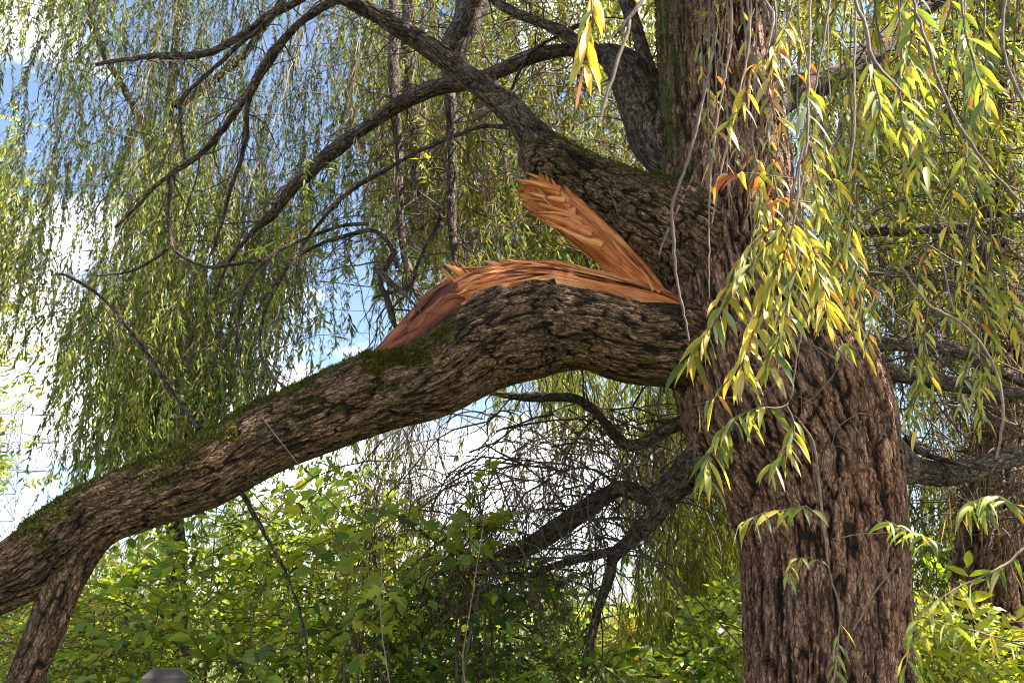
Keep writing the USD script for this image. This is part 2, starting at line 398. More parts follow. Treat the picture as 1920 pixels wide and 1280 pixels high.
# the fallen limb, still hinged to the trunk
lp, lr = path_px([(1400, 690, 4.42, 60), (1330, 668, 4.28, 74), (1262, 640, 4.15, 84), (1190, 634, 4.08, 86), (1100, 611, 4.05, 84), (1000, 611, 4.05, 98), (900, 644, 4.03, 92), (810, 700, 4.0, 84), (700, 738, 3.97, 76), (600, 778, 3.94, 70),
                  (480, 832, 3.9, 66), (380, 890, 3.87, 64), (270, 930, 3.82, 60), (180, 966, 3.78, 60), (110, 1020, 3.75, 66), (30, 1072, 3.7, 60), (-80, 1130, 3.65, 52), (-220, 1210, 3.58, 44)])
limb = bark_tube(lp, lr, 0.0068, 0.021, (0.020, 0.13), 21, bumps=0.07)
pr = project(limb["v"])
nz = normals_of(limb["v"], limb["f"])
up = nz[:, 2]
mossband = smoothstep(0.45, 0.95, up + 0.5 * (meshkit.fbm(limb["co"] * 9, 3, 77) - 0.5)) * smoothstep(700, 620, pr[:, 0])
mossband += smoothstep(0.25, 0.6, up + 0.7 * (meshkit.fbm(limb["co"] * 12, 3, 78) - 0.5)) * smoothstep(660, 700, pr[:, 0]) * smoothstep(880, 830, pr[:, 0])
patch = np.interp(pr[:, 0], [-100, 20, 60, 150, 190, 230, 300, 330, 560, 600, 640, 690, 720, 860, 890], [0.5, 0.5, 1, 1, 0.25, 0.3, 0.9, 1, 1, 0.5, 0.5, 0.8, 1, 1, 0])
limb["moss"] = np.clip(mossband, 0, 1) * patch * smoothstep(0.36, 0.56, meshkit.fbm(limb["co"] * np.array([7, 7, 5]), 3, 80) + 0.12 * patch)
# take away the bark where the wood is torn open
line = np.array([(690, 665), (760, 645), (800, 628), (845, 600), (872, 566), (890, 545), (925, 534), (985, 526), (1040, 518), (1046, 536), (1085, 540), (1140, 549), (1200, 565), (1250, 585), (1285, 612)], float)
jag = (meshkit.fbm(limb["co"] * np.array([30, 30, 14]), 3, 31) - 0.5) * 22 * smoothstep(850, 940, pr[:, 0])
sd = np.interp(pr[:, 0], line[:, 0], line[:, 1]) + jag - pr[:, 1]          # how far inside the torn area, in photograph pixels
axis = np.vstack([limb["axis"], limb["C"][:1], limb["C"][-1:]])
radial = limb["v"] - axis
radial = radial[:, 2] / (np.linalg.norm(radial, axis=1) + 1e-9)
sd = np.where((pr[:, 0] > 694) & (pr[:, 0] < 1288) & (radial > -0.1), sd, -99)
pull = smoothstep(-4, 7, sd)
edge = pull > 0.4
axis = np.vstack([limb["axis"], limb["C"][:1], limb["C"][-1:]])
limb["v"] = axis + (limb["v"] - axis) * (1 - 0.2 * pull)[:, None]
limb["h"] = np.where(edge, 0.35, limb["h"])
LIMB = put_bark(TREE, "fallen_limb", limb, M_bark_limb, label="heavy bark covered limb sagging left from the split, its top torn open")
sp, sr = path_px([(170, 975, 3.79, 52), (140, 1035, 3.76, 46), (118, 1090, 3.74, 37), (92, 1160, 3.72, 33), (60, 1240, 3.7, 31), (20, 1340, 3.68, 28), (-40, 1500, 3.66, 24)])
tp_, tr_ = path_px([(-150, 1172, 3.615, 47), (-220, 1210, 3.58, 44), (-500, 1400, 3.5, 36), (-900, 1700, 3.4, 26), (-1250, 2050, 3.3, 14)])
put_bark(LIMB, "limb_end", bark_tube(tp_, tr_, 0.02, 0.02, (0.03, 0.1), 24, bumps=0.06), M_bark_limb)
put_bark(LIMB, "side_branch", bark_tube(sp, sr, 0.007, 0.008, (0.025, 0.09), 23, bumps=0.06), M_bark_limb)


def wood_tube(rows, seed, amp=0.022, depth=1.0, step=0.0088, ragged=0.0, boards=0.75):
    """Torn wood: a flattened tube whose surface is split into long fibres."""
    P, R = path_px(rows)
    C, Rr, S = spline(P, R, step)
    t, n, b = frames(C)
    k = max(24, int(2 * np.pi * np.percentile(Rr, 90) / step))
    th = np.linspace(-np.pi, np.pi, k, endpoint=False)
    TH, SS = np.meshgrid(th, S)
    RR = np.repeat(Rr[:, None], k, 1)
    co = np.stack([RR * np.cos(TH), RR * np.sin(TH), SS], -1).reshape(-1, 3)
    cf = np.stack([RR.mean() * np.cos(TH), RR.mean() * np.sin(TH), SS], -1).reshape(-1, 3)
    fib = meshkit.fbm(cf * np.array([70, 70, 3.0]), 4, seed)
    fine = meshkit.fbm(cf * np.array([220, 220, 9.0]), 2, seed + 3)
    slab = meshkit.fbm(cf * np.array([26, 26, 3.6]) + 40, 2, seed + 1)
    slab = np.floor(slab * 6) / 6 + 0.1666 * smoothstep(0.86, 1, slab * 6 - np.floor(slab * 6))
    h = 0.3 * (1 - np.abs(2 * fib - 1)) + (0.15 + 0.5 * (0.75 - boards)) * fine + boards * (slab - 0.2) + 0.3 * (0.75 - boards)
    rad = RR.ravel() + amp * (h - 0.5) * 2 * np.clip(RR.ravel() / 0.05, 0.15, 1)
    X = np.repeat(C, k, 0) + rad[:, None] * (depth * np.cos(TH).ravel()[:, None] * np.repeat(n, k, 0) + np.sin(TH).ravel()[:, None] * np.repeat(b, k, 0))
    if ragged:       # the far end breaks off in points of uneven length
        e = (meshkit.noise(np.stack([3.2 * np.cos(TH).ravel(), 3.2 * np.sin(TH).ravel(), 0 * TH.ravel()], 1), seed + 8) - 0.45) * 0.7 + (meshkit.noise(np.stack([9 * np.cos(TH).ravel(), 9 * np.sin(TH).ravel(), 0 * TH.ravel()], 1), seed + 9) - 0.5) * 0.6
        X = X + ragged * (e * smoothstep(0.55, 1.0, SS.ravel() / S[-1]))[:, None] * np.repeat(t, k, 0)
    return X, grid_faces(len(S), k), co, np.clip(h, 0, 1)


def put_wood(parent, name, o, mat=None, **kw):
    return mesh_prim(parent, name, o[0], o[1], mat or M_wood, smooth=True, attrs={"barkco": o[2], "height": o[3]}, **kw)


def splinter(parent, a, b, Y0, Y1, w, seed, bend=(0, 0)):
    """One loose sliver of wood from pixel a to pixel b."""
    rng = np.random.default_rng(seed)
    p, s = at(a[0], a[1], Y0); q, _ = at(b[0], b[1], Y1)
    n = 9
    u = np.linspace(0, 1, n)[:, None]
    c = p + (q - p) * u + np.array([0, 0, 1.0]) * (0.02 * rng.uniform(-1, 1)) * np.sin(np.pi * u) + (RIGHT * bend[0] - UP * bend[1]) * s * u**2
    t = (q - p) / np.linalg.norm(q - p)
    side = np.cross(t, EYE - p); side /= np.linalg.norm(side)
    out = np.cross(side, t)
    ww = w * s * (1 - u[:, 0]**1.6) * (1 + 0.25 * rng.uniform(-1, 1, n)) + 0.0008
    V, k = [], 5
    offs = np.array([(-1, 0), (-0.35, 0.55), (0.45, 0.45), (1, 0), (0, -0.6)])
    for i in range(n):
        V.append(c[i] + ww[i] * (offs[:, :1] * side + offs[:, 1:] * out))
    V = np.vstack(V)
    co = np.column_stack([np.tile(offs * w * s, (n, 1)) + rng.uniform(0, 3), np.repeat(u[:, 0] * np.linalg.norm(q - p), k)])
    mesh_prim(parent, "splinter", V, grid_faces(n, k), M_wood, smooth=False, attrs={"barkco": co, "height": np.tile([0.4, 0.8, 0.7, 0.4, 0.2], n)})


def slivers(parent, rows, seed, n, own, arc, length=(0.05, 0.22), width=(0.004, 0.011), lift=(0.0, 0.02), reach=0.055, toward=1, mat=None, depth=1.0):
    """Long torn fibres lying on the wood, their tips standing off it; 'own' of them are pieces of their own, the rest one mesh."""
    rng = np.random.default_rng(seed)
    P, R = path_px(rows)
    C, Rr, S = spline(P, R, 0.008)
    t, nn, b = frames(C)
    rest_v, rest_f, rest_c, rest_h, k0 = [], [], [], [], 0
    offs = np.array([(-1, 0.0), (-0.8, 0.35), (0.9, 0.30), (1, 0.0), (0, -0.5)])
    todo = []
    for i in range(n):
        L = rng.uniform(*length) * (1.4 if i < own else 1.0); s0 = rng.uniform(0.0, S[-1] * 0.97); th = rng.uniform(*arc)
        todo.append((L, s0, th))
    for i, (L, s0, th) in enumerate(todo):
        m = 8
        u = np.linspace(0, 1, m)
        ss = s0 + toward * u * L
        over = np.clip(np.maximum(ss - S[-1], -ss), 0, None); over = reach * (1 - np.exp(-over / reach))
        sc = np.clip(ss, 0, S[-1])
        c = np.stack([np.interp(sc, S, C[:, k]) for k in range(3)], 1); rr = np.interp(sc, S, Rr)
        N = np.stack([np.interp(sc, S, nn[:, k]) for k in range(3)], 1); B = np.stack([np.interp(sc, S, b[:, k]) for k in range(3)], 1); Tn = np.stack([np.interp(sc, S, t[:, k]) for k in range(3)], 1)
        a = th + rng.normal(0, 0.05) * u + 0.03 * np.sin(3 * u + rng.uniform(0, 6))
        out = np.cos(a)[:, None] * N + np.sin(a)[:, None] * B
        side = -np.sin(a)[:, None] * N + np.cos(a)[:, None] * B
        lf = rng.uniform(*lift)
        end = Tn * np.where(ss > S[-1], over, -over)[:, None]
        p = c + end + (depth * np.cos(a)[:, None] * N + np.sin(a)[:, None] * B) * (rr + 0.001)[:, None] + out * (lf * u**2)[:, None] + side * (rng.normal(0, 0.01) * u**2)[:, None]
        w = rng.uniform(*width) * np.clip(4 * (u + 0.05), 0, 1) * np.clip((1.0 - u) * rng.uniform(1.6, 5.0), 0, 1) + 0.0006
        w = w * (1 + 0.15 * rng.uniform(-1, 1, m))
        tl = rng.normal(0, 0.3)
        side, out = side * np.cos(tl) + out * np.sin(tl), out * np.cos(tl) - side * np.sin(tl)
        V = (p[:, None] + w[:, None, None] * (offs[None, :, :1] * side[:, None] + np.minimum(0.9, 0.006 / w[:, None, None]) * offs[None, :, 1:] * out[:, None])).reshape(-1, 3)
        F = grid_faces(m, 5)
        co = np.column_stack([np.tile(offs * w.max(), (m, 1)) + rng.uniform(0, 3), np.repeat(u * L, 5)])
        hh = np.tile(np.array([0.35, 0.75, 0.7, 0.35, 0.1]), m) + rng.uniform(-0.35, 0.35)
        if i < own:
            mesh_prim(parent, "splinter", V, F, mat or M_wood, smooth=False, attrs={"barkco": co, "height": hh})
        else:
            rest_v.append(V); rest_f.append(F + k0); rest_c.append(co); rest_h.append(hh); k0 += len(V)
    mesh_prim(parent, "wood_fibres", np.vstack(rest_v), np.vstack(rest_f), mat or M_wood, smooth=False, attrs={"barkco": np.vstack(rest_c), "height": np.concatenate(rest_h)}, kind="stuff")


# torn face of the fallen limb: the long tongue at the right, the high ridge and the deep slab at the left
TONGUE = [(1300, 622, 4.24, 20), (1270, 597, 4.2, 36), (1215, 575, 4.16, 40), (1150, 561, 4.13, 42), (1085, 552, 4.12, 50), (1040, 548, 4.12, 56), (990, 552, 4.12, 60), (930, 562, 4.12, 60), (890, 572, 4.12, 60), (866, 578, 4.12, 50), (852, 580, 4.12, 40)]
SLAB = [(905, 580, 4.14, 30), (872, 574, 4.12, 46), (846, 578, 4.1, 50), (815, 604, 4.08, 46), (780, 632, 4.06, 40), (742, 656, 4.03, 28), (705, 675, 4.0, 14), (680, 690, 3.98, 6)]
put_wood(LIMB, "torn_wood", wood_tube(TONGUE, 41, amp=0.036, ragged=0.14), label="fresh orange wood laid bare along the top of the fallen limb")
put_wood(LIMB, "torn_wood", wood_tube(SLAB, 43, amp=0.024), M_wood_shaded, label="dark red slab of torn wood at the left end of the split")
slivers(LIMB, TONGUE, 401, 120, 50, (-0.4, 2.4), length=(0.16, 0.46), lift=(0.0, 0.012), width=(0.004, 0.015))
slivers(LIMB, TONGUE[4:], 402, 34, 30, (0.5, 2.2), length=(0.12, 0.26), lift=(0.01, 0.05), width=(0.004, 0.014))
slivers(LIMB, SLAB, 403, 70, 16, (-0.7, 2.4), length=(0.12, 0.40), lift=(0.0, 0.006), width=(0.006, 0.020), mat=M_wood_shaded)
for i in range(30):
    a = (874 + 6 * i, 552 - 0.8 * i); b = (826 + 6.5 * i + 9 * ((i * 7) % 3), 510 - 16 * ((i * 5) % 4) / 3 - 7 * (i < 6))
    splinter(LIMB, a, b, 4.0 + 0.02 * (i % 4), 4.03 + 0.03 * (i % 3), 3.5 + 2.5 * ((i * 5) % 3), 140 + i)
SPL = [((880, 530), (832, 494), 9), ((900, 530), (842, 500), 10), ((905, 520), (862, 492), 8), ((930, 520), (868, 508), 10), ((960, 515), (905, 488), 9), ((985, 512), (930, 484), 8), ((1000, 520), (915, 500), 8), ((1020, 512), (955, 487), 8), ((1050, 508), (985, 490), 7),
       ((860, 545), (828, 502), 11), ((850, 560), (822, 520), 10)]
for i, (a, b, w) in enumerate(SPL):
    splinter(LIMB, a, b, 4.02 + 0.012 * (i % 7), 4.04 + 0.03 * (i % 5), w, 100 + i)

# the stub that stayed on the trunk
sp, sr = path_px([(1420, 560, 4.36, 120), (1345, 495, 4.27, 120), (1275, 440, 4.2, 104), (1215, 408, 4.17, 82), (1150, 372, 4.15, 62), (1095, 340, 4.13, 52), (1045, 314, 4.12, 51), (1008, 303, 4.12, 43), (984, 303, 4.12, 30), (973, 306, 4.12, 8)])
stub = bark_tube(sp, sr, 0.0072, 0.024, (0.024, 0.10), 51, bumps=0.05)
nz = normals_of(stub["v"], stub["f"])
stub["moss"] = smoothstep(0.15, 0.8, nz[:, 2] + 0.5 * (meshkit.fbm(stub["co"] * 9, 3, 79) - 0.5))
STUB = put_bark(TREE, "limb_stub", stub, M_bark_limb, label="stub of the broken limb left on the trunk, torn wood hanging beneath")
HANG = [(1256, 568, 4.22, 7), (1218, 534, 4.19, 18), (1170, 492, 4.16, 27), (1124, 452, 4.14, 31), (1088, 421, 4.13, 33), (1056, 394, 4.12, 33), (1030, 374, 4.12, 32), (1012, 358, 4.12, 28)]
put_wood(STUB, "torn_wood", wood_tube(HANG, 47, amp=0.026, ragged=0.26, depth=0.6, boards=0.35, step=0.0070), label="shredded orange wood hanging under the stub")
slivers(STUB, HANG, 404, 130, 55, (-2.4, 0.8), length=(0.16, 0.50), lift=(0.0, 0.020), width=(0.005, 0.019), depth=0.55)
slivers(STUB, HANG[4:], 405, 90, 50, (-2.6, 1.1), length=(0.08, 0.20), lift=(0.0, 0.06), width=(0.006, 0.020), reach=0.075, depth=0.55)
rr_ = np.random.default_rng(9)
for i in range(26):                        # loose fingers of wood along the torn end
    q = i / 25.0
    a = (1046 + 50 * q + rr_.uniform(-8, 8), 358 + 78 * q + rr_.uniform(-10, 10)); L = rr_.uniform(45, 90)
    splinter(STUB, a, (a[0] - L * 0.93, a[1] - L * rr_.uniform(0.15, 0.5)), 4.06 + 0.02 * (i % 4), 4.04 + 0.03 * (i % 5), rr_.uniform(3.5, 8), 240 + i)
SPL = [((1050, 356), (968, 336), 7), ((1050, 362), (974, 346), 8), ((1060, 376), (982, 358), 6), ((1070, 386), (978, 372), 6), ((1080, 396), (1000, 384), 7), ((1090, 412), (1004, 398), 5), ((1110, 440), (1018, 404), 9), ((1130, 460), (1030, 416), 8), ((1225, 545), (1195, 495), 2.5), ((1238, 548), (1205, 520), 2.5)]
for i, (a, b, w) in enumerate(SPL):
    splinter(STUB, a, b, 4.0 + 0.012 * (i % 6), 4.0 + 0.03 * (i % 5), w, 200 + i)


side_twigs = []                              # (centre line, radii, seed) of every branch, for the shoots that grow from it


def branch(rows, seed, name="branch", step=0.011, amp=0.006, cell=(0.02, 0.07), parent=None, mat=None, moss=0.0, **kw):
    P, R = path_px(rows)
    o = bark_tube(P, R, step, amp, cell, seed, bumps=0.10, dense=150, wob=0.9)
    if moss:
        o["moss"] = smoothstep(0.0, 0.8, normals_of(o["v"], o["f"])[:, 2]) * moss
    if not parent:
        side_twigs.append((o["C"], o["R"], seed))
    return put_bark(parent or TREE, name, o, mat or M_bark_branch, **kw)


A = branch([(1060, 330, 4.13, 38), (1020, 285, 4.12, 32), (985, 246, 4.1, 24), (950, 207, 4.08, 22), (900, 162, 4.05, 20), (820, 102, 4.0, 18), (740, 48, 3.96, 16), (640, -4, 3.9, 14), (540, -60, 3.8, 12), (380, -150, 3.7, 12)], 61, step=0.008, mat=M_bark_branch)
branch([(1300, 330, 4.3, 62), (1235, 262, 4.34, 44), (1205, 180, 4.38, 44), (1160, 118, 4.45, 25), (1085, 96, 4.5, 14), (1010, 103, 4.55, 14), (940, 128, 4.6, 14), (870, 152, 4.65, 14), (800, 172, 4.75, 13), (720, 215, 4.85, 12), (640, 270, 4.95, 12), (565, 333, 5.05, 12), (532, 370, 5.1, 10), (505, 408, 5.15, 8), (478, 432, 5.2, 5), (430, 490, 5.2, 3), (400, 560, 5.2, 1.5)], 62, step=0.013, moss=0.4)
branch([(1250, 250, 4.3, 26), (1215, 120, 4.36, 16), (1185, 40, 4.42, 12), (1150, -60, 4.5, 16), (1100, -200, 4.6, 12)], 63)
branch([(905, -40, 5.0, 32), (870, 30, 5.0, 29), (845, 85, 5.0, 24), (842, 150, 5.0, 14), (848, 250, 5.0, 10), (846, 400, 5.0, 8), (850, 500, 5.0, 5)], 64)
branch([(738, -60, 5.4, 10), (735, 60, 5.4, 11), (737, 180, 5.4, 10), (746, 300, 5.4, 8), (750, 420, 5.4, 7), (768, 540, 5.4, 6)], 65)
branch([(765, -40, 6.2, 10), (766, 80, 6.2, 12), (768, 180, 6.2, 10), (778, 300, 6.2, 7), (790, 430, 6.2, 5)], 66)
branch([(900, -15, 4.6, 8), (980, 28, 4.5, 8), (1050, 58, 4.45, 10), (1100, 84, 4.4, 11), (1170, 110, 4.4, 14)], 67)
branch([(1340, 812, 4.32, 30), (1300, 866, 4.4, 25), (1252, 918, 4.5, 24), (1215, 932, 4.6, 15), (1165, 918, 4.75, 15), (1110, 945, 4.9, 18), (1050, 985, 5.1, 19), (980, 1030, 5.4, 17), (900, 1072, 5.7, 13), (800, 1120, 6.0, 9)], 68, moss=0.2)
branch([(1262, 912, 4.5, 22), (1225, 965, 4.6, 17), (1185, 1005, 4.7, 14), (1150, 1040, 4.75, 13), (1143, 1080, 4.8, 9), (1120, 1150, 4.85, 7), (1092, 1270, 4.9, 6)], 69)
branch([(1165, 1030, 4.75, 10), (1110, 1042, 4.8, 8), (1060, 1052, 4.9, 7), (1000, 1080, 5.0, 4)], 70)
branch([(1360, 760, 4.34, 26), (1310, 778, 4.4, 17), (1255, 803, 4.5, 13), (1195, 828, 4.6, 12), (1160, 822, 4.65, 11), (1130, 790, 4.7, 8), (1085, 752, 4.8, 9), (1010, 748, 4.9, 9), (960, 742, 5.0, 7), (905, 732, 5.1, 4)], 71, moss=0.9)
branch([(1640, 860, 4.3, 56), (1700, 872, 4.32, 30), (1760, 882, 4.35, 25), (1830, 876, 4.4, 20), (1900, 858, 4.5, 17), (2050, 830, 4.7, 11)], 72, step=0.009, moss=0.3)
branch([(1600, 650, 4.3, 30), (1650, 645, 4.35, 15), (1730, 650, 4.45, 12), (1810, 668, 4.6, 11), (1930, 720, 4.8, 7)], 73)
branch([(1610, 680, 4.3, 36), (1660, 692, 4.3, 18), (1730, 708, 4.4, 15), (1820, 725, 4.5, 13), (1940, 742, 4.7, 9)], 74)
branch([(1400, 210, 4.35, 46), (1500, 168, 4.5, 30), (1570, 146, 4.6, 27), (1630, 106, 4.7, 26), (1700, 48, 4.85, 22), (1790, -30, 5.0, 19), (1900, -150, 5.2, 15)], 75, step=0.014)
branch([(1700, 590, 5.0, 6), (1600, 430, 5.0, 12), (1740, 432, 5.1, 10), (1830, 422, 5.2, 8), (1940, 398, 5.3, 6)][1:], 76)
for rows, sd in [([(950, 238, 4.1, 6), (900, 237, 4.1, 5), (830, 262, 4.1, 5), (740, 310, 4.15, 5), (650, 365, 4.2, 5), (580, 440, 4.3, 4), (545, 520, 4.3, 2)], 1),
                 ([(640, -10, 4.6, 10), (560, 45, 4.6, 9), (510, 100, 4.6, 10), (470, 170, 4.6, 8), (430, 222, 4.6, 7), (380, 285, 4.6, 6), (320, 328, 4.6, 5), (215, 425, 4.6, 3)], 2),
                 ([(540, 68, 4.62, 6), (490, 140, 4.7, 6), (470, 180, 4.7, 6), (455, 280, 4.7, 5), (420, 400, 4.7, 4), (400, 470, 4.7, 3)], 3),
                 ([(745, 500, 4.4, 5), (735, 465, 4.4, 5), (700, 432, 4.4, 5), (640, 447, 4.4, 5), (600, 460, 4.4, 5), (550, 487, 4.3, 5), (515, 540, 4.2, 5), (495, 590, 4.1, 4), (487, 640, 4.0, 4), (497, 680, 3.95, 4), (520, 714, 3.9, 3), (565, 748, 3.85, 2)], 4),
                 ([(690, 420, 4.4, 4), (640, 425, 4.4, 4), (567, 447, 4.3, 5), (493, 490, 4.2, 4), (455, 550, 4.1, 4), (443, 640, 4.0, 3), (467, 747, 3.9, 2)], 5),
                 ([(105, 513, 3.9, 2), (130, 520, 3.9, 3), (200, 568, 3.9, 4), (270, 655, 3.9, 5), (320, 735, 3.88, 5.5), (375, 802, 3.86, 6)], 6),
                 ([(490, 490, 4.2, 4), (400, 500, 4.3, 4), (340, 480, 4.4, 4), (318, 440, 4.5, 4), (315, 330, 4.6, 4)], 7),
                 ([(315, 465, 4.4, 4), (260, 505, 4.4, 3), (180, 518, 4.4, 2)], 8),
                 ([(520, 20, 4.7, 6), (420, 110, 4.8, 5), (345, 180, 4.8, 5), (338, 215, 4.8, 4), (345, 300, 4.8, 2)], 9),
                 ([(180, 120, 5.6, 4), (300, 105, 5.2, 7), (350, 105, 5.2, 8), (410, 90, 5.1, 8), (490, 40, 5.0, 9), (600, -30, 4.8, 10)], 10),
                 ([(740, 470, 4.5, 7), (715, 520, 4.5, 7), (725, 560, 4.5, 7), (735, 600, 4.4, 7), (750, 625, 4.3, 5)], 11),
                 ([(440, 910, 3.85, 5.5), (470, 955, 3.9, 5), (500, 1005, 3.95, 4.5), (540, 1080, 4.0, 3.5), (570, 1180, 4.0, 3), (580, 1290, 4.0, 2)], 12),
                 ([(700, 500, 4.2, 9), (740, 540, 4.15, 7), (765, 560, 4.0, 4), (790, 588, 3.9, 2)], 13),
                 ([(760, 490, 5.4, 8), (775, 540, 5.2, 7), (790, 575, 5.0, 6)], 14),
                 ([(830, 400, 5.0, 4), (790, 480, 4.8, 5), (770, 530, 4.6, 5), (745, 545, 4.4, 4), (700, 560, 4.3, 2)], 15),
                 ([(1110, 40, 4.5, 6), (1060, 60, 4.5, 5), (990, 100, 4.5, 4), (960, 170, 4.6, 3)], 16),
                 ([(1330, 430, 4.1, 3), (1170, 520, 4.6, 8), (1100, 470, 4.8, 5), (1105, 510, 4.8, 5)][1:], 17),
                 ([(1835, 470, 6.3, 12), (1800, 520, 6.2, 13), (1770, 540, 6.1, 11), (1730, 520, 6.0, 8), (1700, 500, 6.0, 6)], 18),
                 ([(480, 910, 3.8, 2), (450, 870, 3.8, 4), (478, 800, 3.8, 3), (490, 740, 3.8, 2)], 19),
                 ([(1690, 820, 4.3, 12), (1740, 850, 4.3, 8), (1800, 870, 4.2, 6), (1850, 880, 4.2, 5)], 20)]:
    branch([(a, b, c, d * 0.78) for a, b, c, d in rows], 80 + sd, name="branch", step=0.014, amp=0.002, cell=(0.012, 0.05))


twig_bag = Bag()
for C, Rr, sd_ in side_twigs:
    rng = np.random.default_rng(1000 + sd_)
    length = np.linalg.norm(np.diff(C, axis=0), axis=1).sum()
    for k in range(int(length * 9)):
        i = rng.integers(1, len(C) - 1)
        t = (C[i + 1] - C[i - 1]); t /= np.linalg.norm(t)
        d = 0.7 * t * rng.choice([-1, 1], p=[0.2, 0.8]) + rng.normal(0, 0.6, 3); d /= np.linalg.norm(d)
        p, L, r0 = C[i], rng.uniform(0.12, 0.65), min(0.0075, 0.4 * Rr[i])
        for part in range(rng.integers(1, 4)):
            P = [p]; e = d + rng.normal(0, 0.4, 3) * (part > 0); e /= np.linalg.norm(e)
            for q in range(6):
                e = e + rng.normal(0, 0.22, 3) + np.array([0, 0, -0.16]); e /= np.linalg.norm(e)
                P.append(P[-1] + e * L / 6)
            v, f = thin_tube(np.array(P), np.linspace(r0, r0 * 0.35, 7), 3); twig_bag.add(v, f)
            p, L, r0 = P[rng.integers(1, 5)], L * 0.6, r0 * 0.6
v, f, _ = twig_bag.arrays()
mesh_prim(TREE, "side_twigs", v, f, M_bark_twig, smooth=True, kind="stuff")

# moss cushions standing on the bark
def moss_on(parent, o, n, seed, sel, size=0.014):
    rng = np.random.default_rng(seed)
    N = normals_of(o["v"], o["f"])
    w = np.clip(sel, 0, 1) * (N[:, 2] > -0.3)
    idx = rng.choice(len(w), n, p=w / w.sum())
    P, D = o["v"][idx], N[idx]
    bag_v, bag_c = [], []
    for k in range(3):
        d = D + rng.normal(0, 0.5, D.shape); d /= np.linalg.norm(d, axis=1, keepdims=True)
        side = np.cross(d, rng.normal(0, 1, d.shape)); side /= np.linalg.norm(side, axis=1, keepdims=True)
        L = size * rng.uniform(0.5, 1.6, (n, 1))
        base = P + rng.normal(0, 0.006, P.shape) - D * 0.003
        bag_v.append(np.stack([base - side * L * 0.22, base + side * L * 0.22, base + d * L], 1))
        c = np.array([0.045, 0.055, 0.011]) * rng.uniform(0.4, 1.5, (n, 1)) + np.array([0.05, 0.03, 0.0]) * rng.uniform(0, 0.8, (n, 1))
        bag_c.append(np.repeat(c[:, None], 3, 1))
    V = np.concatenate(bag_v).reshape(-1, 3); Cc = np.concatenate(bag_c).reshape(-1, 3)
    mesh_prim(parent, "moss", V, np.arange(len(V)).reshape(-1, 3), M_moss, smooth=False, color=Cc, kind="stuff")


moss_on(LIMB, limb, 20000, 5, np.clip(limb["moss"], 0, 1) * (~edge), 0.011)
moss_on(LIMB, limb, 7000, 8, np.clip(limb["moss"], 0, 1) ** 2.5 * (~edge) * smoothstep(0.42, 0.6, meshkit.fbm(limb["co"] * 14, 3, 81)), 0.016)
moss_on(STUB, stub, 5000, 6, stub["moss"] ** 2, 0.012)
moss_on(TREE, trunk, 5000, 7, trunk["moss"] ** 2, 0.012)


# ------------------------------------------------------------------ willow foliage
def pal(rng, colors, weights):
    return np.array(colors)[rng.choice(len(colors), p=np.array(weights) / np.sum(weights))] * rng.uniform(0.75, 1.25)


GREENS = [(0.098, 0.140, 0.024), (0.165, 0.195, 0.028), (0.058, 0.080, 0.024), (0.26, 0.25, 0.035), (0.36, 0.28, 0.04), (0.20, 0.12, 0.05)]
PAL_GREEN = (GREENS, [5, 4, 3, 0.9, 0.3, 0.25])
PAL_YELLOW = (GREENS, [4, 6, 1.5, 2.2, 0.9, 0.4])
PAL_DARK = ([(0.050, 0.078, 0.028), (0.085, 0.118, 0.026), (0.034, 0.045, 0.026), (0.20, 0.18, 0.03), (0.09, 0.06, 0.035)], [3, 2.5, 4, 0.6, 0.8])  # darker greens that paint crown shade into the leaves


def far_leaf(bag, p, d, side, L, w, color, bend):
    """Four triangles: a lance shaped leaf that droops."""
    out = np.cross(side, d)
    m1 = p + d * L * 0.32 + bend * L * 0.05; m2 = p + d * L * 0.68 + bend * L * 0.18; tip = p + d * L * 0.95 + bend * L * 0.38
    mid = p + d * L * 0.45 + bend * L * 0.07
    v = np.array([p, mid - side * w, mid + side * w, tip])
    bag.add(v, [[0, 1, 2], [1, 3, 2]], color)


def make_strand(rng, L, palette, leaves_per_m=46, leaf=(0.065, 0.11), twig=(0.16, 0.11, 0.07), bare=0.15, wander=0.05, tw=0.0022, wide=(0.0085, 0.0135), down=(0.15, 1.0)):
    bag = Bag()
    n = max(5, int(L / 0.2))
    z = -np.linspace(0, L, n)
    drift = np.cumsum(rng.normal(0, wander * 0.35, (n, 2)), 0)
    arch = rng.uniform(0.0, 0.22) * np.exp(np.linspace(0, -4, n))
    a = rng.uniform(0, 2 * np.pi)
    P = np.column_stack([drift[:, 0] - arch * np.cos(a), drift[:, 1] - arch * np.sin(a), z])
    v, f = thin_tube(P, np.linspace(tw, tw * 0.35, n), 3)
    bag.add(v, f, twig)
    k = int(L * leaves_per_m)
    u = np.sort(rng.uniform(bare, 1.0, k))
    for i, ui in enumerate(u):
        j = min(int(ui * (n - 1)), n - 2); fr = ui * (n - 1) - j
        p = P[j] * (1 - fr) + P[j + 1] * fr
        az = i * 2.4 + rng.normal(0, 0.5)
        el = rng.uniform(*down)
        d = np.array([np.cos(az) * math.sin(el), np.sin(az) * math.sin(el), -math.cos(el)])
        s = np.cross(d, rng.normal(0, 1, 3)); s /= np.linalg.norm(s)
        far_leaf(bag, p, d, s, rng.uniform(*leaf), rng.uniform(*wide), pal(rng, *palette), np.array([0, 0, -1.0]))
    return bag.arrays()


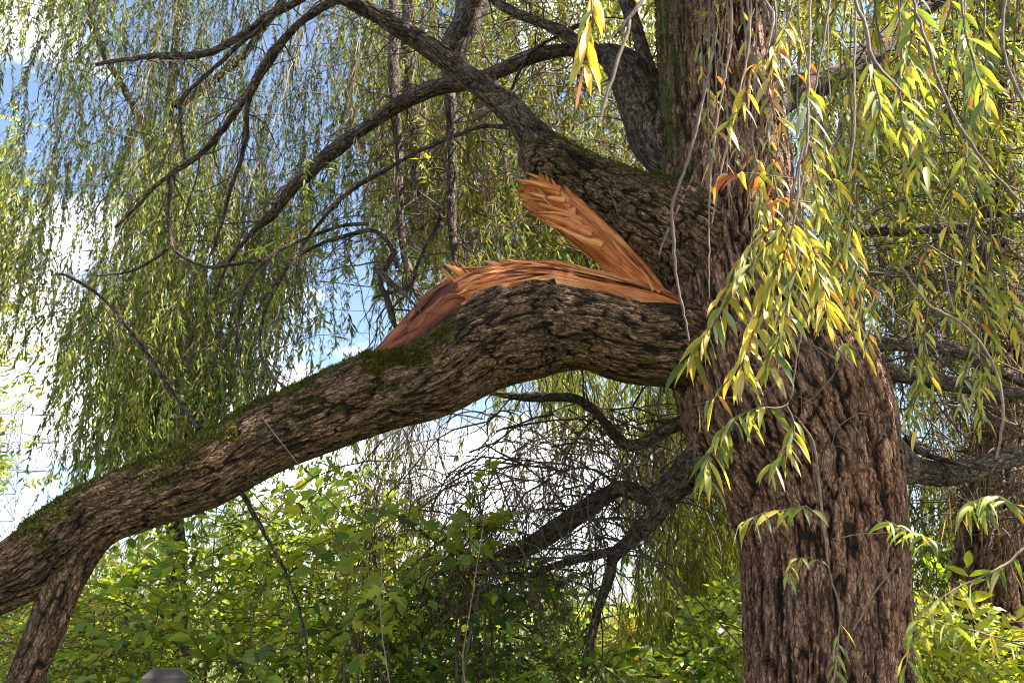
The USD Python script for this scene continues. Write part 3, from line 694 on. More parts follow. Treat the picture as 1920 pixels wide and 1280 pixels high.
def instancer(parent, name, kinds, mat, pos, idx, yaw, scale, tilt=None, vary=0.3, seed=1, **kw):
    """Copies of the sprays (vertices, faces, colours) at the given places, as one mesh of that part."""
    rng = np.random.default_rng(seed + len(pos))
    V, F, C, n = [], [], [], 0
    pos, idx, yaw, scale = np.asarray(pos), np.asarray(idx), np.asarray(yaw), np.asarray(scale)
    tone = rng.uniform(1 - vary, 1 + vary, len(pos))
    for k, (v, f, c) in enumerate(kinds):
        w = np.nonzero(idx == k)[0]
        if not len(w):
            continue
        x = v[None] * scale[w, None, None]
        cy, sy = np.cos(yaw[w])[:, None], np.sin(yaw[w])[:, None]
        x = np.stack([x[..., 0] * cy - x[..., 1] * sy, x[..., 0] * sy + x[..., 1] * cy, x[..., 2]], -1)
        if tilt is not None:
            a, b = tilt[w, 0][:, None], tilt[w, 1][:, None]
            x = np.stack([x[..., 0], x[..., 1] * np.cos(a) - x[..., 2] * np.sin(a), x[..., 1] * np.sin(a) + x[..., 2] * np.cos(a)], -1)
            x = np.stack([x[..., 0] * np.cos(b) + x[..., 2] * np.sin(b), x[..., 1], -x[..., 0] * np.sin(b) + x[..., 2] * np.cos(b)], -1)
        x = x + pos[w, None]
        V.append(x.reshape(-1, 3)); C.append((c[None] * tone[w, None, None]).reshape(-1, 3))
        F.append((f[None] + (n + np.arange(len(w)) * len(v))[:, None, None]).reshape(-1, 3)); n += len(w) * len(v)
    return mesh_prim(parent, name, np.vstack(V), np.vstack(F), mat, smooth=False, color=np.vstack(C), kind="stuff", **kw)


def scattered(parent, name, kinds, mat, pos, idx, yaw, scale, tilt, **kw):
    """The same, as a PointInstancer: for the shrubs, whose leaves nobody could count."""
    path = free(parent, name)
    pi = UsdGeom.PointInstancer.Define(stage, path)
    rel = pi.CreatePrototypesRel()
    for v, f, c in kinds:
        rel.AddTarget(mesh_prim(path, "spray", v, f, mat, smooth=False, color=c))
    pi.CreatePositionsAttr(Vt.Vec3fArray.FromNumpy(np.ascontiguousarray(pos, np.float32)))
    pi.CreateProtoIndicesAttr(Vt.IntArray.FromNumpy(np.ascontiguousarray(idx, np.int32)))
    half = np.asarray(yaw) / 2
    b = np.column_stack([np.cos(half), 0 * half, 0 * half, np.sin(half)])
    a = np.column_stack([1 - (tilt**2).sum(1) / 8, tilt[:, 0] / 2, tilt[:, 1] / 2, 0 * half]); a /= np.linalg.norm(a, axis=1, keepdims=True)
    q = np.column_stack([a[:, 0] * b[:, 0] - (a[:, 1:] * b[:, 1:]).sum(1), a[:, :1] * b[:, 1:] + b[:, :1] * a[:, 1:] + np.cross(a[:, 1:], b[:, 1:])])
    pi.CreateOrientationsAttr(Vt.QuathArray([Gf.Quath(*map(float, x)) for x in q]))
    pi.CreateScalesAttr(Vt.Vec3fArray.FromNumpy(np.ascontiguousarray(np.repeat(np.asarray(scale)[:, None], 3, 1), np.float32)))
    tag(pi.GetPrim(), kind="stuff", **kw)


from shapely.geometry import Polygon, Point
from shapely import contains_xy
HOLES = [Polygon(h) for h in [
    [(-60, 95), (82, 105), (62, 190), (20, 235), (-60, 220)],
    [(-60, 720), (40, 660), (75, 690), (95, 790), (70, 900), (40, 1000), (-60, 1050)],
    [(590, 500), (640, 440), (690, 450), (690, 600), (640, 650), (560, 650), (560, 580)],
    [(790, 770), (920, 725), (960, 800), (930, 870), (830, 890), (770, 850)],
    [(1115, 1065), (1195, 1040), (1205, 1130), (1170, 1165), (1105, 1150)],
    [(1615, 560), (1655, 545), (1680, 600), (1650, 640), (1625, 615)],
    [(1735, 810), (1770, 800), (1785, 835), (1750, 840)],
    [(1695, 930), (1725, 930), (1725, 1000), (1695, 990)]]]


def hang(rng, poly, Y, n_clumps, per, nk, scale=(0.7, 1.3), length=1.2, spread=0.22, gaps=0.0, gap_scale=0.01, holes=True, keep_hole=0.32, seed=0):
    """Tops of hanging strands, in clumps, whose middles lie in the polygon (photograph pixels) at distances Y."""
    poly = Polygon(poly)
    x0, y0, x1, y1 = poly.bounds
    pos, sc = [], []
    tries = 0
    while len(pos) < n_clumps * per and tries < n_clumps * 12:
        tries += 1
        px, py = rng.uniform(x0, x1), rng.uniform(y0, y1)
        if not contains_xy(poly, px, py):
            continue
        if gaps and meshkit.fbm(np.array([[px * gap_scale, py * gap_scale * 0.6, seed * 7.3]]), 3, seed)[0] < gaps:
            continue
        y = rng.uniform(*Y)
        c, s = at(px, py, y)
        for _ in range(per):
            k = rng.uniform(*scale)
            p = c + rng.normal(0, spread, 3) * np.array([1, 1, 0.9]) + np.array([0, 0, 0.5 * length * k])
            if holes:
                seg = project(p - np.array([0, 0, 1.0]) * np.linspace(0, length * k, 5)[:, None])
                if any(contains_xy(h, seg[:, 0], seg[:, 1]).any() for h in HOLES) and rng.uniform() > keep_hole:
                    continue
            pos.append(p); sc.append(k)
    return np.array(pos), np.array(sc)


rs = np.random.default_rng(3)
FINE = dict(leaf=(0.040, 0.075), wide=(0.0050, 0.0085))
K_GREEN = [make_strand(rs, rs.uniform(0.9, 1.5), PAL_GREEN, leaves_per_m=58, **FINE) for _ in range(7)]
K_YELLOW = [make_strand(rs, rs.uniform(0.9, 1.5), PAL_YELLOW, leaves_per_m=50, leaf=(0.040, 0.105), wide=(0.0060, 0.0105), down=(0.2, 1.5), wander=0.10) for _ in range(6)]
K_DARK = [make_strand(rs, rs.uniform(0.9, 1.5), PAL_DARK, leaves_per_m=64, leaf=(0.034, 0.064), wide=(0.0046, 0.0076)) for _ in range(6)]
K_FAR = [make_strand(rs, rs.uniform(0.9, 1.5), PAL_GREEN, leaves_per_m=34, leaf=(0.06, 0.11), wide=(0.0085, 0.0135)) for _ in range(6)]
K_FARY = [make_strand(rs, rs.uniform(0.9, 1.5), PAL_YELLOW, leaves_per_m=34, leaf=(0.06, 0.11), wide=(0.0085, 0.0135)) for _ in range(6)]
PAL_PALE = ([(0.17, 0.21, 0.035), (0.24, 0.26, 0.04), (0.11, 0.14, 0.03), (0.33, 0.31, 0.05)], [4, 5, 2, 2])
K_PALE = [make_strand(rs, rs.uniform(0.9, 1.5), PAL_PALE, leaves_per_m=36, leaf=(0.06, 0.11), wide=(0.0085, 0.0135)) for _ in range(6)]
DRY = ([(0.22, 0.15, 0.10), (0.14, 0.10, 0.07), (0.34, 0.25, 0.17), (0.14, 0.17, 0.03)], [4, 3, 1.5, 2.5])
DEADC = ([(0.085, 0.060, 0.045), (0.055, 0.040, 0.032), (0.13, 0.095, 0.07), (0.10, 0.12, 0.03)], [4, 3, 2, 1.6])
K_BARE = [make_strand(rs, rs.uniform(0.9, 1.6), DRY, leaves_per_m=16, leaf=(0.10, 0.30), wide=(0.0016, 0.0030), down=(0.05, 0.5), twig=(0.20, 0.14, 0.10), tw=0.0035, wander=0.07) for _ in range(5)]
K_DEAD = [make_strand(rs, rs.uniform(0.8, 1.4), DEADC, leaves_per_m=34, leaf=(0.08, 0.26), wide=(0.0018, 0.0034), down=(0.1, 1.1), twig=(0.060, 0.042, 0.034), tw=0.0050, wander=0.10) for _ in range(5)]


def crown(parent, name, kinds, rng, specs, mat=M_leaf, lean=0.17, **kw):
    pos, sc = [], []
    for s in specs:
        p, k = hang(rng, nk=len(kinds), **s)
        if len(p):
            pos.append(p); sc.append(k)
    pos, sc = np.vstack(pos), np.concatenate(sc)
    n = len(pos)
    return instancer(parent, name, kinds, mat, pos, rng.integers(0, len(kinds), n), rng.uniform(0, 2 * np.pi, n), sc, tilt=rng.normal(0, lean, (n, 2)), **kw)


def twig_web(parent, poly, Y, n, seed, mat=None, length=(0.4, 1.1), r=(0.0018, 0.004), fall=0.5, name="twigs"):
    """Many thin bare twigs that fork and droop, as one part."""
    rng = np.random.default_rng(seed)
    pg = Polygon(poly); x0, y0, x1, y1 = pg.bounds
    bag = Bag()
    k = 0
    while k < n:
        px, py = rng.uniform(x0, x1), rng.uniform(y0, y1)
        if not contains_xy(pg, px, py):
            continue
        k += 1
        p = at(px, py, rng.uniform(*Y))[0]
        a = rng.uniform(0, 2 * np.pi); L = rng.uniform(*length)
        def grow(p, d, L, r0, depth):
            m = 7
            P = [p]
            for i in range(m - 1):
                d = d + rng.normal(0, 0.16, 3) + np.array([0, 0, -fall * 0.22]); d = d / np.linalg.norm(d)
                P.append(P[-1] + d * L / (m - 1))
            P = np.array(P)
            v, f = thin_tube(P, np.linspace(r0, r0 * 0.4, m), 3); bag.add(v, f)
            if depth:
                for i in (2, 3, 5):
                    if rng.uniform() < 0.75:
                        e = rng.normal(0, 0.7, 3) + (P[i] - P[i - 1]) / np.linalg.norm(P[i] - P[i - 1]); e /= np.linalg.norm(e)
                        grow(P[i], e, L * rng.uniform(0.35, 0.65), r0 * 0.6, depth - 1)
        grow(p, np.array([math.cos(a), 0.7 * math.sin(a), rng.uniform(-0.5, 0.6)]), L, rng.uniform(*r) * 1.7, 1)
    v, f, _ = bag.arrays()
    mesh_prim(parent, name, v, f, M_bark_twig if mat is M_twig else mat or M_twig, smooth=True, kind="stuff")


# left: a willow whose curtain fills the left of the view
W1 = thing("weeping_willow", "weeping willow curtain of green leaves filling the left behind the fallen limb", "tree")
r1 = np.random.default_rng(101)
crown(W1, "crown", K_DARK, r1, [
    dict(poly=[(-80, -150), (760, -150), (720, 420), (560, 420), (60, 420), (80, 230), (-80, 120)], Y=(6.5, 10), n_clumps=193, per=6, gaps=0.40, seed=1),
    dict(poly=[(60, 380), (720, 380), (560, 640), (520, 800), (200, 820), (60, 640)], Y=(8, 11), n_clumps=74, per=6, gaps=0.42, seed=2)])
crown(W1, "crown", K_GREEN, r1, [
    dict(poly=[(10, 250), (330, 330), (560, 380), (540, 700), (470, 800), (180, 850), (110, 640), (-20, 600), (-60, 260)], Y=(6, 8.5), n_clumps=106, per=8, gaps=0.40, seed=3, spread=0.16),
    dict(poly=[(-80, -150), (200, -150), (200, 60), (-80, 110)], Y=(6, 8.5), n_clumps=23, per=8, seed=4),
    dict(poly=[(180, 600), (340, 600), (520, 720), (400, 880), (190, 880)], Y=(5.5, 7), n_clumps=37, per=8, seed=5, spread=0.15),
    dict(poly=[(60, 560), (180, 700), (180, 900), (110, 940)], Y=(6, 8), n_clumps=12, per=4, seed=6, scale=(0.5, 0.9))])
for k, rows in enumerate([[(330, 1500, 8.2, 26), (326, 1100, 8.2, 20), (322, 820, 8.2, 14), (330, 600, 8.2, 9), (318, 430, 8.2, 9), (312, 300, 8.2, 9), (330, 60, 8.2, 8), (380, -200, 8.2, 7)],
                          [(312, 300, 8.2, 8), (250, 200, 8.0, 7), (180, 60, 7.8, 6), (120, -150, 7.6, 5)], [(326, 200, 8.2, 8), (440, 120, 8.0, 7), (560, -40, 7.8, 6)]]):
    branch(rows, 300 + k, name="trunk" if k == 0 else "branch", parent=W1, step=0.03, amp=0.004, cell=(0.03, 0.12))

K_ROOF = [make_strand(rs, rs.uniform(0.9, 1.5), PAL_GREEN, leaves_per_m=22, leaf=(0.09, 0.13), wide=(0.013, 0.019)) for _ in range(4)]
crown(W1, "crown", K_ROOF, r1, [dict(poly=[(-250, -1100), (1100, -1100), (1100, -260), (-250, -260)], Y=(5.5, 9.5), n_clumps=60, per=5, seed=7, spread=0.4)])  # unseen upper crown, added to shade the leaves below
twig_web(W1, [(60, -60), (700, -60), (700, 500), (500, 760), (200, 820), (80, 500)], (5.2, 7.5), 130, 902, M_twig)
# centre: sunlit yellow green willow behind the split
W2 = thing("weeping_willow", "sunlit yellow green willow hanging behind the split between limb and stub", "tree")
r2 = np.random.default_rng(102)
crown(W2, "crown", K_YELLOW, r2, [
    dict(poly=[(700, -150), (1260, -150), (1250, 360), (1200, 560), (1100, 560), (980, 500), (720, 500)], Y=(6.0, 8.5), n_clumps=150, per=7, gaps=0.36, seed=11, spread=0.2),
    dict(poly=[(980, 300), (1200, 300), (1240, 560), (1000, 560)], Y=(7, 9), n_clumps=38, per=7, seed=12)])
crown(W2, "crown", K_FARY, r2, [
    dict(poly=[(640, -150), (1260, -150), (1250, 420), (1000, 520), (700, 520)], Y=(9, 12), n_clumps=138, per=6, gaps=0.40, seed=13, spread=0.3, scale=(0.9, 1.6))])
crown(W2, "dry_twigs", K_BARE, r2, [
    dict(poly=[(740, 30), (900, 30), (920, 420), (840, 480), (760, 480)], Y=(5.2, 6.5), n_clumps=14, per=4, seed=14, spread=0.12),
    dict(poly=[(900, 60), (1100, 60), (1000, 400), (900, 450)], Y=(5.5, 7), n_clumps=6, per=4, seed=15)], mat=M_leaf)
crown(W2, "dry_twigs", K_BARE, r2, [
    dict(poly=[(200, -100), (740, -100), (740, 400), (300, 420)], Y=(5.0, 7), n_clumps=9, per=3, seed=16, spread=0.3, scale=(0.4, 1.0)),
    dict(poly=[(560, 100), (1240, 100), (1240, 420), (620, 440)], Y=(5.0, 8), n_clumps=22, per=3, seed=17, spread=0.3, scale=(0.4, 1.0))], mat=M_leaf)
branch([(1540, 1700, 8.5, 60), (1535, 1200, 8.5, 48), (1510, 900, 8.5, 42), (1470, 600, 8.5, 36), (1400, 350, 8.5, 30), (1330, 100, 8.5, 24), (1280, -250, 8.5, 16)], 310, name="trunk", parent=W2, step=0.03, amp=0.01, cell=(0.04, 0.16))
branch([(1420, 420, 8.5, 20), (1250, 250, 8.3, 15), (1130, 130, 8.0, 12), (1000, 20, 7.8, 9), (880, -120, 7.6, 6)], 311, parent=W2, step=0.03, amp=0.004, cell=(0.03, 0.1))

twig_web(W2, [(640, -60), (1240, -60), (1240, 400), (1180, 520), (1000, 480), (700, 560)], (4.8, 7.5), 460, 901, M_twig)
# far pale curtain seen below the limb beside the trunk
W3 = thing("weeping_willow", "distant pale green willow curtain between the lower branches and the trunk", "tree")
r3 = np.random.default_rng(103)
crown(W3, "crown", K_PALE, r3, [
    dict(poly=[(1180, 700), (1420, 700), (1440, 1240), (1210, 1240), (1215, 1000)], Y=(11, 14), n_clumps=120, per=8, seed=21, spread=0.35, scale=(0.9, 1.6)),
    dict(poly=[(940, 690), (1330, 690), (1330, 850), (1000, 820)], Y=(10, 13), n_clumps=34, per=7, seed=22, spread=0.3, scale=(0.8, 1.4)),
    dict(poly=[(560, 840), (760, 800), (800, 1000), (600, 1000)], Y=(10, 13), n_clumps=14, per=5, seed=23, spread=0.3, gaps=0.42),
    dict(poly=[(-60, 1150), (200, 1060), (420, 960), (640, 850), (800, 980), (780, 1180), (300, 1250), (-60, 1250)], Y=(10, 13.5), n_clumps=85, per=6, seed=24, spread=0.3, gaps=0.38)])
branch([(1460, 1560, 13, 40), (1455, 1200, 13, 34), (1440, 900, 13, 28), (1400, 600, 13, 22), (1330, 300, 13, 15)], 320, name="trunk", parent=W3, step=0.04, amp=0.01, cell=(0.05, 0.2))

# right: second willow close behind the trunk
W4 = thing("willow_tree", "second willow trunk behind at the far right, shaggy with shoots and hanging foliage", "tree")
p4, q4 = path_px([(1900, 1750, 6.1, 170), (1890, 1400, 6.1, 112), (1880, 1200, 6.1, 86), (1868, 1050, 6.1, 70), (1872, 900, 6.1, 54), (1885, 700, 6.1, 42), (1870, 500, 6.1, 36), (1868, 300, 6.1, 32), (1880, 50, 6.1, 28), (1900, -300, 6.1, 22)])
put_bark(W4, "trunk", bark_tube(p4, q4, 0.020, 0.028, (0.026, 0.2), 330, bumps=0.05), M_bark_trunk)
r4 = np.random.default_rng(104)
crown(W4, "crown", K_YELLOW, r4, [
    dict(poly=[(1480, -150), (2000, -150), (2000, 560), (1520, 520)], Y=(5.2, 8), n_clumps=95, per=6, seed=31, spread=0.2, gaps=0.36)])
crown(W4, "crown", K_FAR, r4, [
    dict(poly=[(1480, -150), (2000, -150), (2000, 620), (1600, 540)], Y=(8, 12), n_clumps=78, per=7, seed=32, spread=0.3, scale=(0.9, 1.6)),
    dict(poly=[(1640, 480), (2000, 480), (2000, 1200), (1700, 1200), (1720, 800)], Y=(8.5, 12), n_clumps=54, per=7, seed=33, spread=0.3, scale=(0.9, 1.5))])
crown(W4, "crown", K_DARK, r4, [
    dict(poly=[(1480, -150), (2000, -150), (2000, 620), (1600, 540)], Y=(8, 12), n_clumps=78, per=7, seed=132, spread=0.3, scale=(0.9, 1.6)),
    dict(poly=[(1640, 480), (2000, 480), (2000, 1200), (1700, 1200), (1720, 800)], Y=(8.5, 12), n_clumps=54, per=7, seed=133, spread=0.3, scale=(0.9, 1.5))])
crown(W4, "dry_twigs", K_DEAD, r4, [
    dict(poly=[(1640, 380), (2000, 200), (2000, 1000), (1720, 1000), (1680, 700)], Y=(6.3, 8.5), n_clumps=60, per=5, seed=34, spread=0.2),
    dict(poly=[(1800, 850), (1960, 800), (1960, 1150), (1820, 1150)], Y=(5.7, 6.3), n_clumps=8, per=8, seed=35, spread=0.15)])
crown(W4, "dry_twigs", K_BARE, r4, [
    dict(poly=[(1660, 560), (2000, 500), (2000, 900), (1720, 900)], Y=(5.0, 7), n_clumps=12, per=4, seed=36, spread=0.2)])

twig_web(W4, [(1640, 440), (2000, 300), (2000, 1050), (1740, 1000), (1690, 700)], (4.7, 7.0), 330, 903, M_twig, r=(0.002, 0.005), fall=0.3)
twig_web(W4, [(1500, -60), (2000, -60), (2000, 500), (1560, 560)], (3.4, 6.0), 190, 904, M_twig)
# the broken willow's own hanging growth: dead twigs on its lower branches, and an unseen crown, added in the sun path to shade it
r5 = np.random.default_rng(105)
crown(TREE, "dead_twigs", K_DEAD, r5, [
    dict(poly=[(880, 900), (1000, 860), (1180, 860), (1200, 930), (1100, 1040), (930, 1100)], Y=(4.8, 6.0), n_clumps=34, per=5, seed=41, spread=0.14, scale=(0.35, 0.8)),
    dict(poly=[(940, 760), (1300, 760), (1280, 880), (1000, 900)], Y=(4.6, 5.4), n_clumps=22, per=5, seed=42, spread=0.16, scale=(0.3, 0.7)),
    dict(poly=[(700, 790), (860, 790), (860, 1000), (720, 1000)], Y=(5.4, 6.5), n_clumps=16, per=6, seed=43, spread=0.16, scale=(0.5, 0.9)),
    dict(poly=[(800, 1080), (860, 1080), (860, 1160), (810, 1160)], Y=(5.4, 5.8), n_clumps=5, per=8, seed=44, spread=0.06, scale=(0.4, 0.6))], lean=0.35)
n = 900
sx = rs.uniform(0.3, 7.5, n * 4); sy = rs.uniform(2.0, 4.1, n * 4); szz = rs.uniform(5.4, 9.5, n * 4)
P = np.column_stack([sx, sy, szz])
g = meshkit.fbm(P * 0.55, 3, 91)
low = P - np.array([0, 0, 1.4])
z = (low - EYE) @ FWD
q = project(low)
inframe = (z > 0.3) & (q[:, 0] > -200) & (q[:, 0] < 2120) & (q[:, 1] > -120)
P = P[(g > 0.47) & ~inframe][:n]
twig_web(TREE, [(880, 760), (1310, 730), (1310, 860), (1180, 1050), (940, 1100), (860, 1000)], (4.5, 5.8), 210, 905, M_twig, r=(0.002, 0.005), fall=0.9)
crown(TREE, "foliage", K_YELLOW, r5, [
    dict(poly=[(1500, -80), (1960, -80), (1960, 520), (1560, 480), (1490, 300)], Y=(3.4, 4.4), n_clumps=10, per=3, seed=48, spread=0.2, scale=(0.5, 1.1)),
    dict(poly=[(560, 420), (720, 400), (760, 640), (600, 700)], Y=(4.2, 5.2), n_clumps=9, per=2, seed=45, spread=0.2, scale=(0.5, 0.9), holes=False),
    dict(poly=[(690, 440), (800, 440), (790, 600), (700, 620)], Y=(4.6, 5.4), n_clumps=5, per=3, seed=46, spread=0.14, scale=(0.35, 0.7), holes=False),
    dict(poly=[(380, 740), (560, 640), (640, 660), (400, 820)], Y=(4.2, 5.2), n_clumps=6, per=2, seed=47, spread=0.2, scale=(0.3, 0.5), holes=False)], lean=0.4)
twig_web(TREE, [(690, 820), (880, 770), (880, 1080), (740, 1120)], (4.6, 6.0), 40, 906, M_twig, fall=1.2)
twig_web(TREE, [(1300, 600), (1640, 620), (1640, 860), (1400, 860)], (3.3, 3.7), 9, 907, M_twig_pale, r=(0.0015, 0.003), fall=1.2, length=(0.2, 0.5))
instancer(TREE, "crown", K_ROOF, M_leaf, P, rs.integers(0, len(K_ROOF), len(P)), rs.uniform(0, 6.28, len(P)), rs.uniform(0.9, 1.5, len(P)), tilt=rs.normal(0, 0.2, (len(P), 2)))  # unseen crown strands, added to shade trunk and limb


# ------------------------------------------------------------------ near shoots with leaves of their own
def leaf_mesh(p, d0, side, L, w, bend, curl=0.0, st=7, shape="lance"):
    """A leaf with a midrib fold that bends away from d0 towards 'bend'."""
    t = np.linspace(0, 1, st)
    c = [np.array(p, float)]
    d = np.array(d0, float)
    for k in range(1, st):
        c.append(c[-1] + d * L / (st - 1))
        d = d + np.asarray(bend) * 0.9 / (st - 1); d /= np.linalg.norm(d)
    c = np.array(c)
    tan = np.gradient(c, axis=0); tan /= np.linalg.norm(tan, axis=1, keepdims=True)
    if shape == "lance":
        prof = np.sin(np.pi * t ** 0.85) ** 0.8 * (1 - 0.25 * t)
    else:
        prof = np.sin(np.pi * t ** 0.72) ** 0.75
    prof[0] = 0.06; prof[-1] = 0.02
    s = side - (side * tan).sum(1, keepdims=True) * tan
    s /= np.linalg.norm(s, axis=1, keepdims=True) + 1e-9
    nrm = np.cross(s, tan)
    tw = curl * t[:, None]
    s2 = s * np.cos(tw) + nrm * np.sin(tw)
    n2 = np.cross(s2, tan)
    l = c - s2 * (prof * w)[:, None] + n2 * (prof * w * 0.35)[:, None]
    r = c + s2 * (prof * w)[:, None] + n2 * (prof * w * 0.35)[:, None]
    v = np.stack([l, c, r], 1).reshape(-1, 3)
    f = []
    for k in range(st - 1):
        a = 3 * k
        f += [[a, a + 1, a + 4], [a, a + 4, a + 3], [a + 1, a + 2, a + 5], [a + 1, a + 5, a + 4]]
    return v, np.array(f)


NEAR = [(0.16, 0.20, 0.035), (0.25, 0.27, 0.07), (0.38, 0.35, 0.08), (0.52, 0.39, 0.065), (0.42, 0.19, 0.05), (0.34, 0.10, 0.04), (0.085, 0.125, 0.035)]
W_MIX = [3, 5, 4, 2.5, 0.4, 0.15, 1]
W_YEL = [1, 2.5, 4, 5, 0.7, 0.2, 0.3]
W_GRN = [5, 4, 1.5, 0.4, 0.2, 0.1, 3]
W_ORG = [0.2, 0.3, 1.5, 3, 4, 2, 0.1]
near_rng = np.random.default_rng(77)
leaf_left = [299]
extra = Bag()


def shoot(rows, n, length=(60, 95), weights=W_MIX, start=0.2, droop=1.4, spread=0.9, mat=M_twig, width=0.105, label=None):
    """A hanging twig (rows: px, py, Y, radius px) and its n leaves; lengths in photograph pixels at the twig."""
    P, R = path_px(rows)
    C, Rr, S = spline(P, R, 0.02)
    # knobbly: real shoots change direction a little at each bud
    wob = near_rng.normal(0, 0.0010, C.shape); C = C + wob
    v, f = thin_tube(C, Rr * 0.52 * (1 + 0.15 * near_rng.uniform(-1, 1, len(Rr))), 6)
    tw = mesh_prim(TREE, "leafy_shoot" if n else "bare_shoot", v, f, mat, smooth=True)
    sc = at(rows[len(rows) // 2][0], rows[len(rows) // 2][1], rows[len(rows) // 2][2])[1]
    n = int(n * 1.35)
    for i in range(n):
        u = start + (1 - start) * (i + near_rng.uniform(0, 0.9)) / n
        x = u * (len(C) - 1); j = min(int(x), len(C) - 2)
        p = C[j] + (C[j + 1] - C[j]) * (x - j)
        t = C[j + 1] - C[j]; t /= np.linalg.norm(t)
        az = i * 2.4 + near_rng.uniform(-0.8, 0.8)
        rad = np.array([math.cos(az), 0.7 * math.sin(az), 0.15 * math.sin(az * 1.7)])
        d = 0.55 * t + spread * rad + np.array([0, 0, -0.35]); d /= np.linalg.norm(d)
        L = near_rng.uniform(*length) * 0.85 * sc
        view = (EYE - p); view /= np.linalg.norm(view)
        side = np.cross(d, view + near_rng.normal(0, 0.75, 3)); side /= np.linalg.norm(side)
        v, f = leaf_mesh(p, d, side, L, L * width * near_rng.uniform(0.7, 1.15) * 0.85, np.array([0, 0, -1.0]) * droop * near_rng.uniform(0.6, 1.7), curl=near_rng.uniform(-2.0, 2.0), st=8)
        base = np.array(NEAR)[near_rng.choice(len(NEAR), p=np.array(weights) / np.sum(weights))] * near_rng.uniform(0.8, 1.2)
        c = np.tile(base, (len(v), 1))
        if near_rng.uniform() < 0.3:                                 # browned tip
            k = np.repeat(np.linspace(0, 1, 8), 3)[:, None]
            c = c + (np.array([0.30, 0.11, 0.03]) - c) * smoothstep(0.55, 1.0, k)
        if leaf_left[0] > 0:
            leaf_left[0] -= 1
            mesh_prim(tw, "leaf", v, f, M_leaf_near, smooth=True, color=c)
        else:
            extra.add(v, f, c)


# the big spray in front of the trunk
shoot([(1560, -20, 2.0, 4), (1530, 160, 2.0, 4), (1500, 300, 2.0, 5), (1470, 420, 2.0, 4), (1430, 470, 2.0, 4), (1390, 520, 2.0, 3), (1350, 590, 2.0, 3), (1310, 650, 2.0, 2), (1285, 680, 2.0, 1.5)], 40, (60, 95), W_MIX, start=0.62)
shoot([(1505, 330, 1.95, 5), (1480, 450, 1.95, 4), (1450, 520, 1.95, 4), (1420, 600, 1.95, 3), (1400, 660, 1.95, 2), (1390, 700, 1.95, 2)], 42, (60, 105), W_YEL, start=0.25)
shoot([(1490, 400, 2.05, 4), (1520, 470, 2.05, 4), (1545, 540, 2.05, 3), (1550, 600, 2.05, 2)], 30, (55, 90), W_YEL, start=0.1)
shoot([(1480, 420, 2.1, 4), (1430, 440, 2.1, 3), (1395, 480, 2.1, 3), (1370, 530, 2.1, 2), (1350, 560, 2.1, 2)], 22, (50, 85), W_MIX, start=0.1)
shoot([(1500, 470, 1.9, 3), (1480, 560, 1.9, 3), (1460, 640, 1.9, 2), (1440, 690, 1.9, 2)], 20, (55, 100), W_MIX, start=0.1)
shoot([(1420, 640, 2.0, 3), (1380, 690, 2.0, 3), (1340, 745, 2.0, 2), (1300, 760, 2.0, 2)], 7, (60, 95), W_YEL, start=0.2)
shoot([(1505, 600, 2.2, 3), (1490, 700, 2.2, 3), (1475, 760, 2.2, 4), (1420, 765, 2.2, 3), (1370, 790, 2.2, 2), (1335, 850, 2.2, 2), (1325, 900, 2.2, 1.5)], 26, (50, 90), W_GRN, start=0.5)
shoot([(1475, 760, 2.2, 4), (1490, 800, 2.2, 3), (1470, 850, 2.2, 2), (1440, 880, 2.2, 2)], 14, (45, 80), W_MIX, start=0.2)
shoot([(1500, 790, 2.2, 4), (1525, 830, 2.25, 4), (1535, 900, 2.3, 4), (1543, 980, 2.3, 4), (1552, 1040, 2.3, 3), (1560, 1090, 2.3, 3), (1575, 1140, 2.3, 3), (1572, 1200, 2.3, 3), (1563, 1275, 2.3, 3), (1560, 1330, 2.3, 2)], 8, (40, 70), W_GRN, start=0.72, mat=M_twig_pale)
shoot([(1545, 975, 2.3, 3), (1510, 950, 2.3, 3), (1470, 955, 2.3, 2), (1420, 965, 2.3, 2), (1385, 985, 2.3, 1.5)], 13, (45, 70), W_GRN, start=0.15)
shoot([(1550, 1060, 2.3, 2), (1520, 1045, 2.3, 2), (1490, 1050, 2.3, 2), (1475, 1085, 2.3, 1.5)], 11, (30, 50), W_MIX, start=0.1)
# above, against the sky and in front of the leader
shoot([(1105, -40, 1.35, 4), (1110, 20, 1.35, 4), (1105, 70, 1.35, 3), (1095, 130, 1.35, 2)], 12, (80, 130), W_YEL, start=0.1, spread=0.5)
shoot([(1490, -20, 2.0, 4), (1475, 50, 2.0, 3), (1450, 90, 2.0, 3), (1410, 130, 2.0, 2), (1390, 200, 2.0, 2), (1360, 240, 2.0, 2)], 20, (55, 85), W_YEL, start=0.2)
shoot([(1450, -20, 2.1, 4), (1455, 60, 2.1, 4), (1445, 160, 2.1, 3), (1450, 210, 2.1, 2), (1475, 240, 2.1, 2)], 12, (50, 85), W_ORG, start=0.4)
shoot([(1500, 335, 2.1, 2), (1440, 330, 2.1, 2), (1390, 325, 2.1, 2), (1340, 330, 2.1, 2)], 7, (60, 90), W_ORG, start=0.2)
shoot([(1520, 380, 2.1, 3), (1480, 375, 2.1, 2), (1450, 370, 2.1, 2), (1430, 385, 2.1, 2)], 9, (35, 60), [0, 0, 0.5, 1, 3, 5, 0], start=0.2)
shoot([(1610, -20, 1.8, 4), (1625, 60, 1.8, 4), (1640, 150, 1.8, 3), (1650, 200, 1.8, 3), (1640, 240, 1.8, 2)], 16, (55, 95), W_GRN, start=0.5)
shoot([(1720, -20, 1.7, 4), (1715, 50, 1.7, 3), (1700, 110, 1.7, 3), (1690, 150, 1.7, 2)], 10, (70, 110), W_GRN, start=0.2)
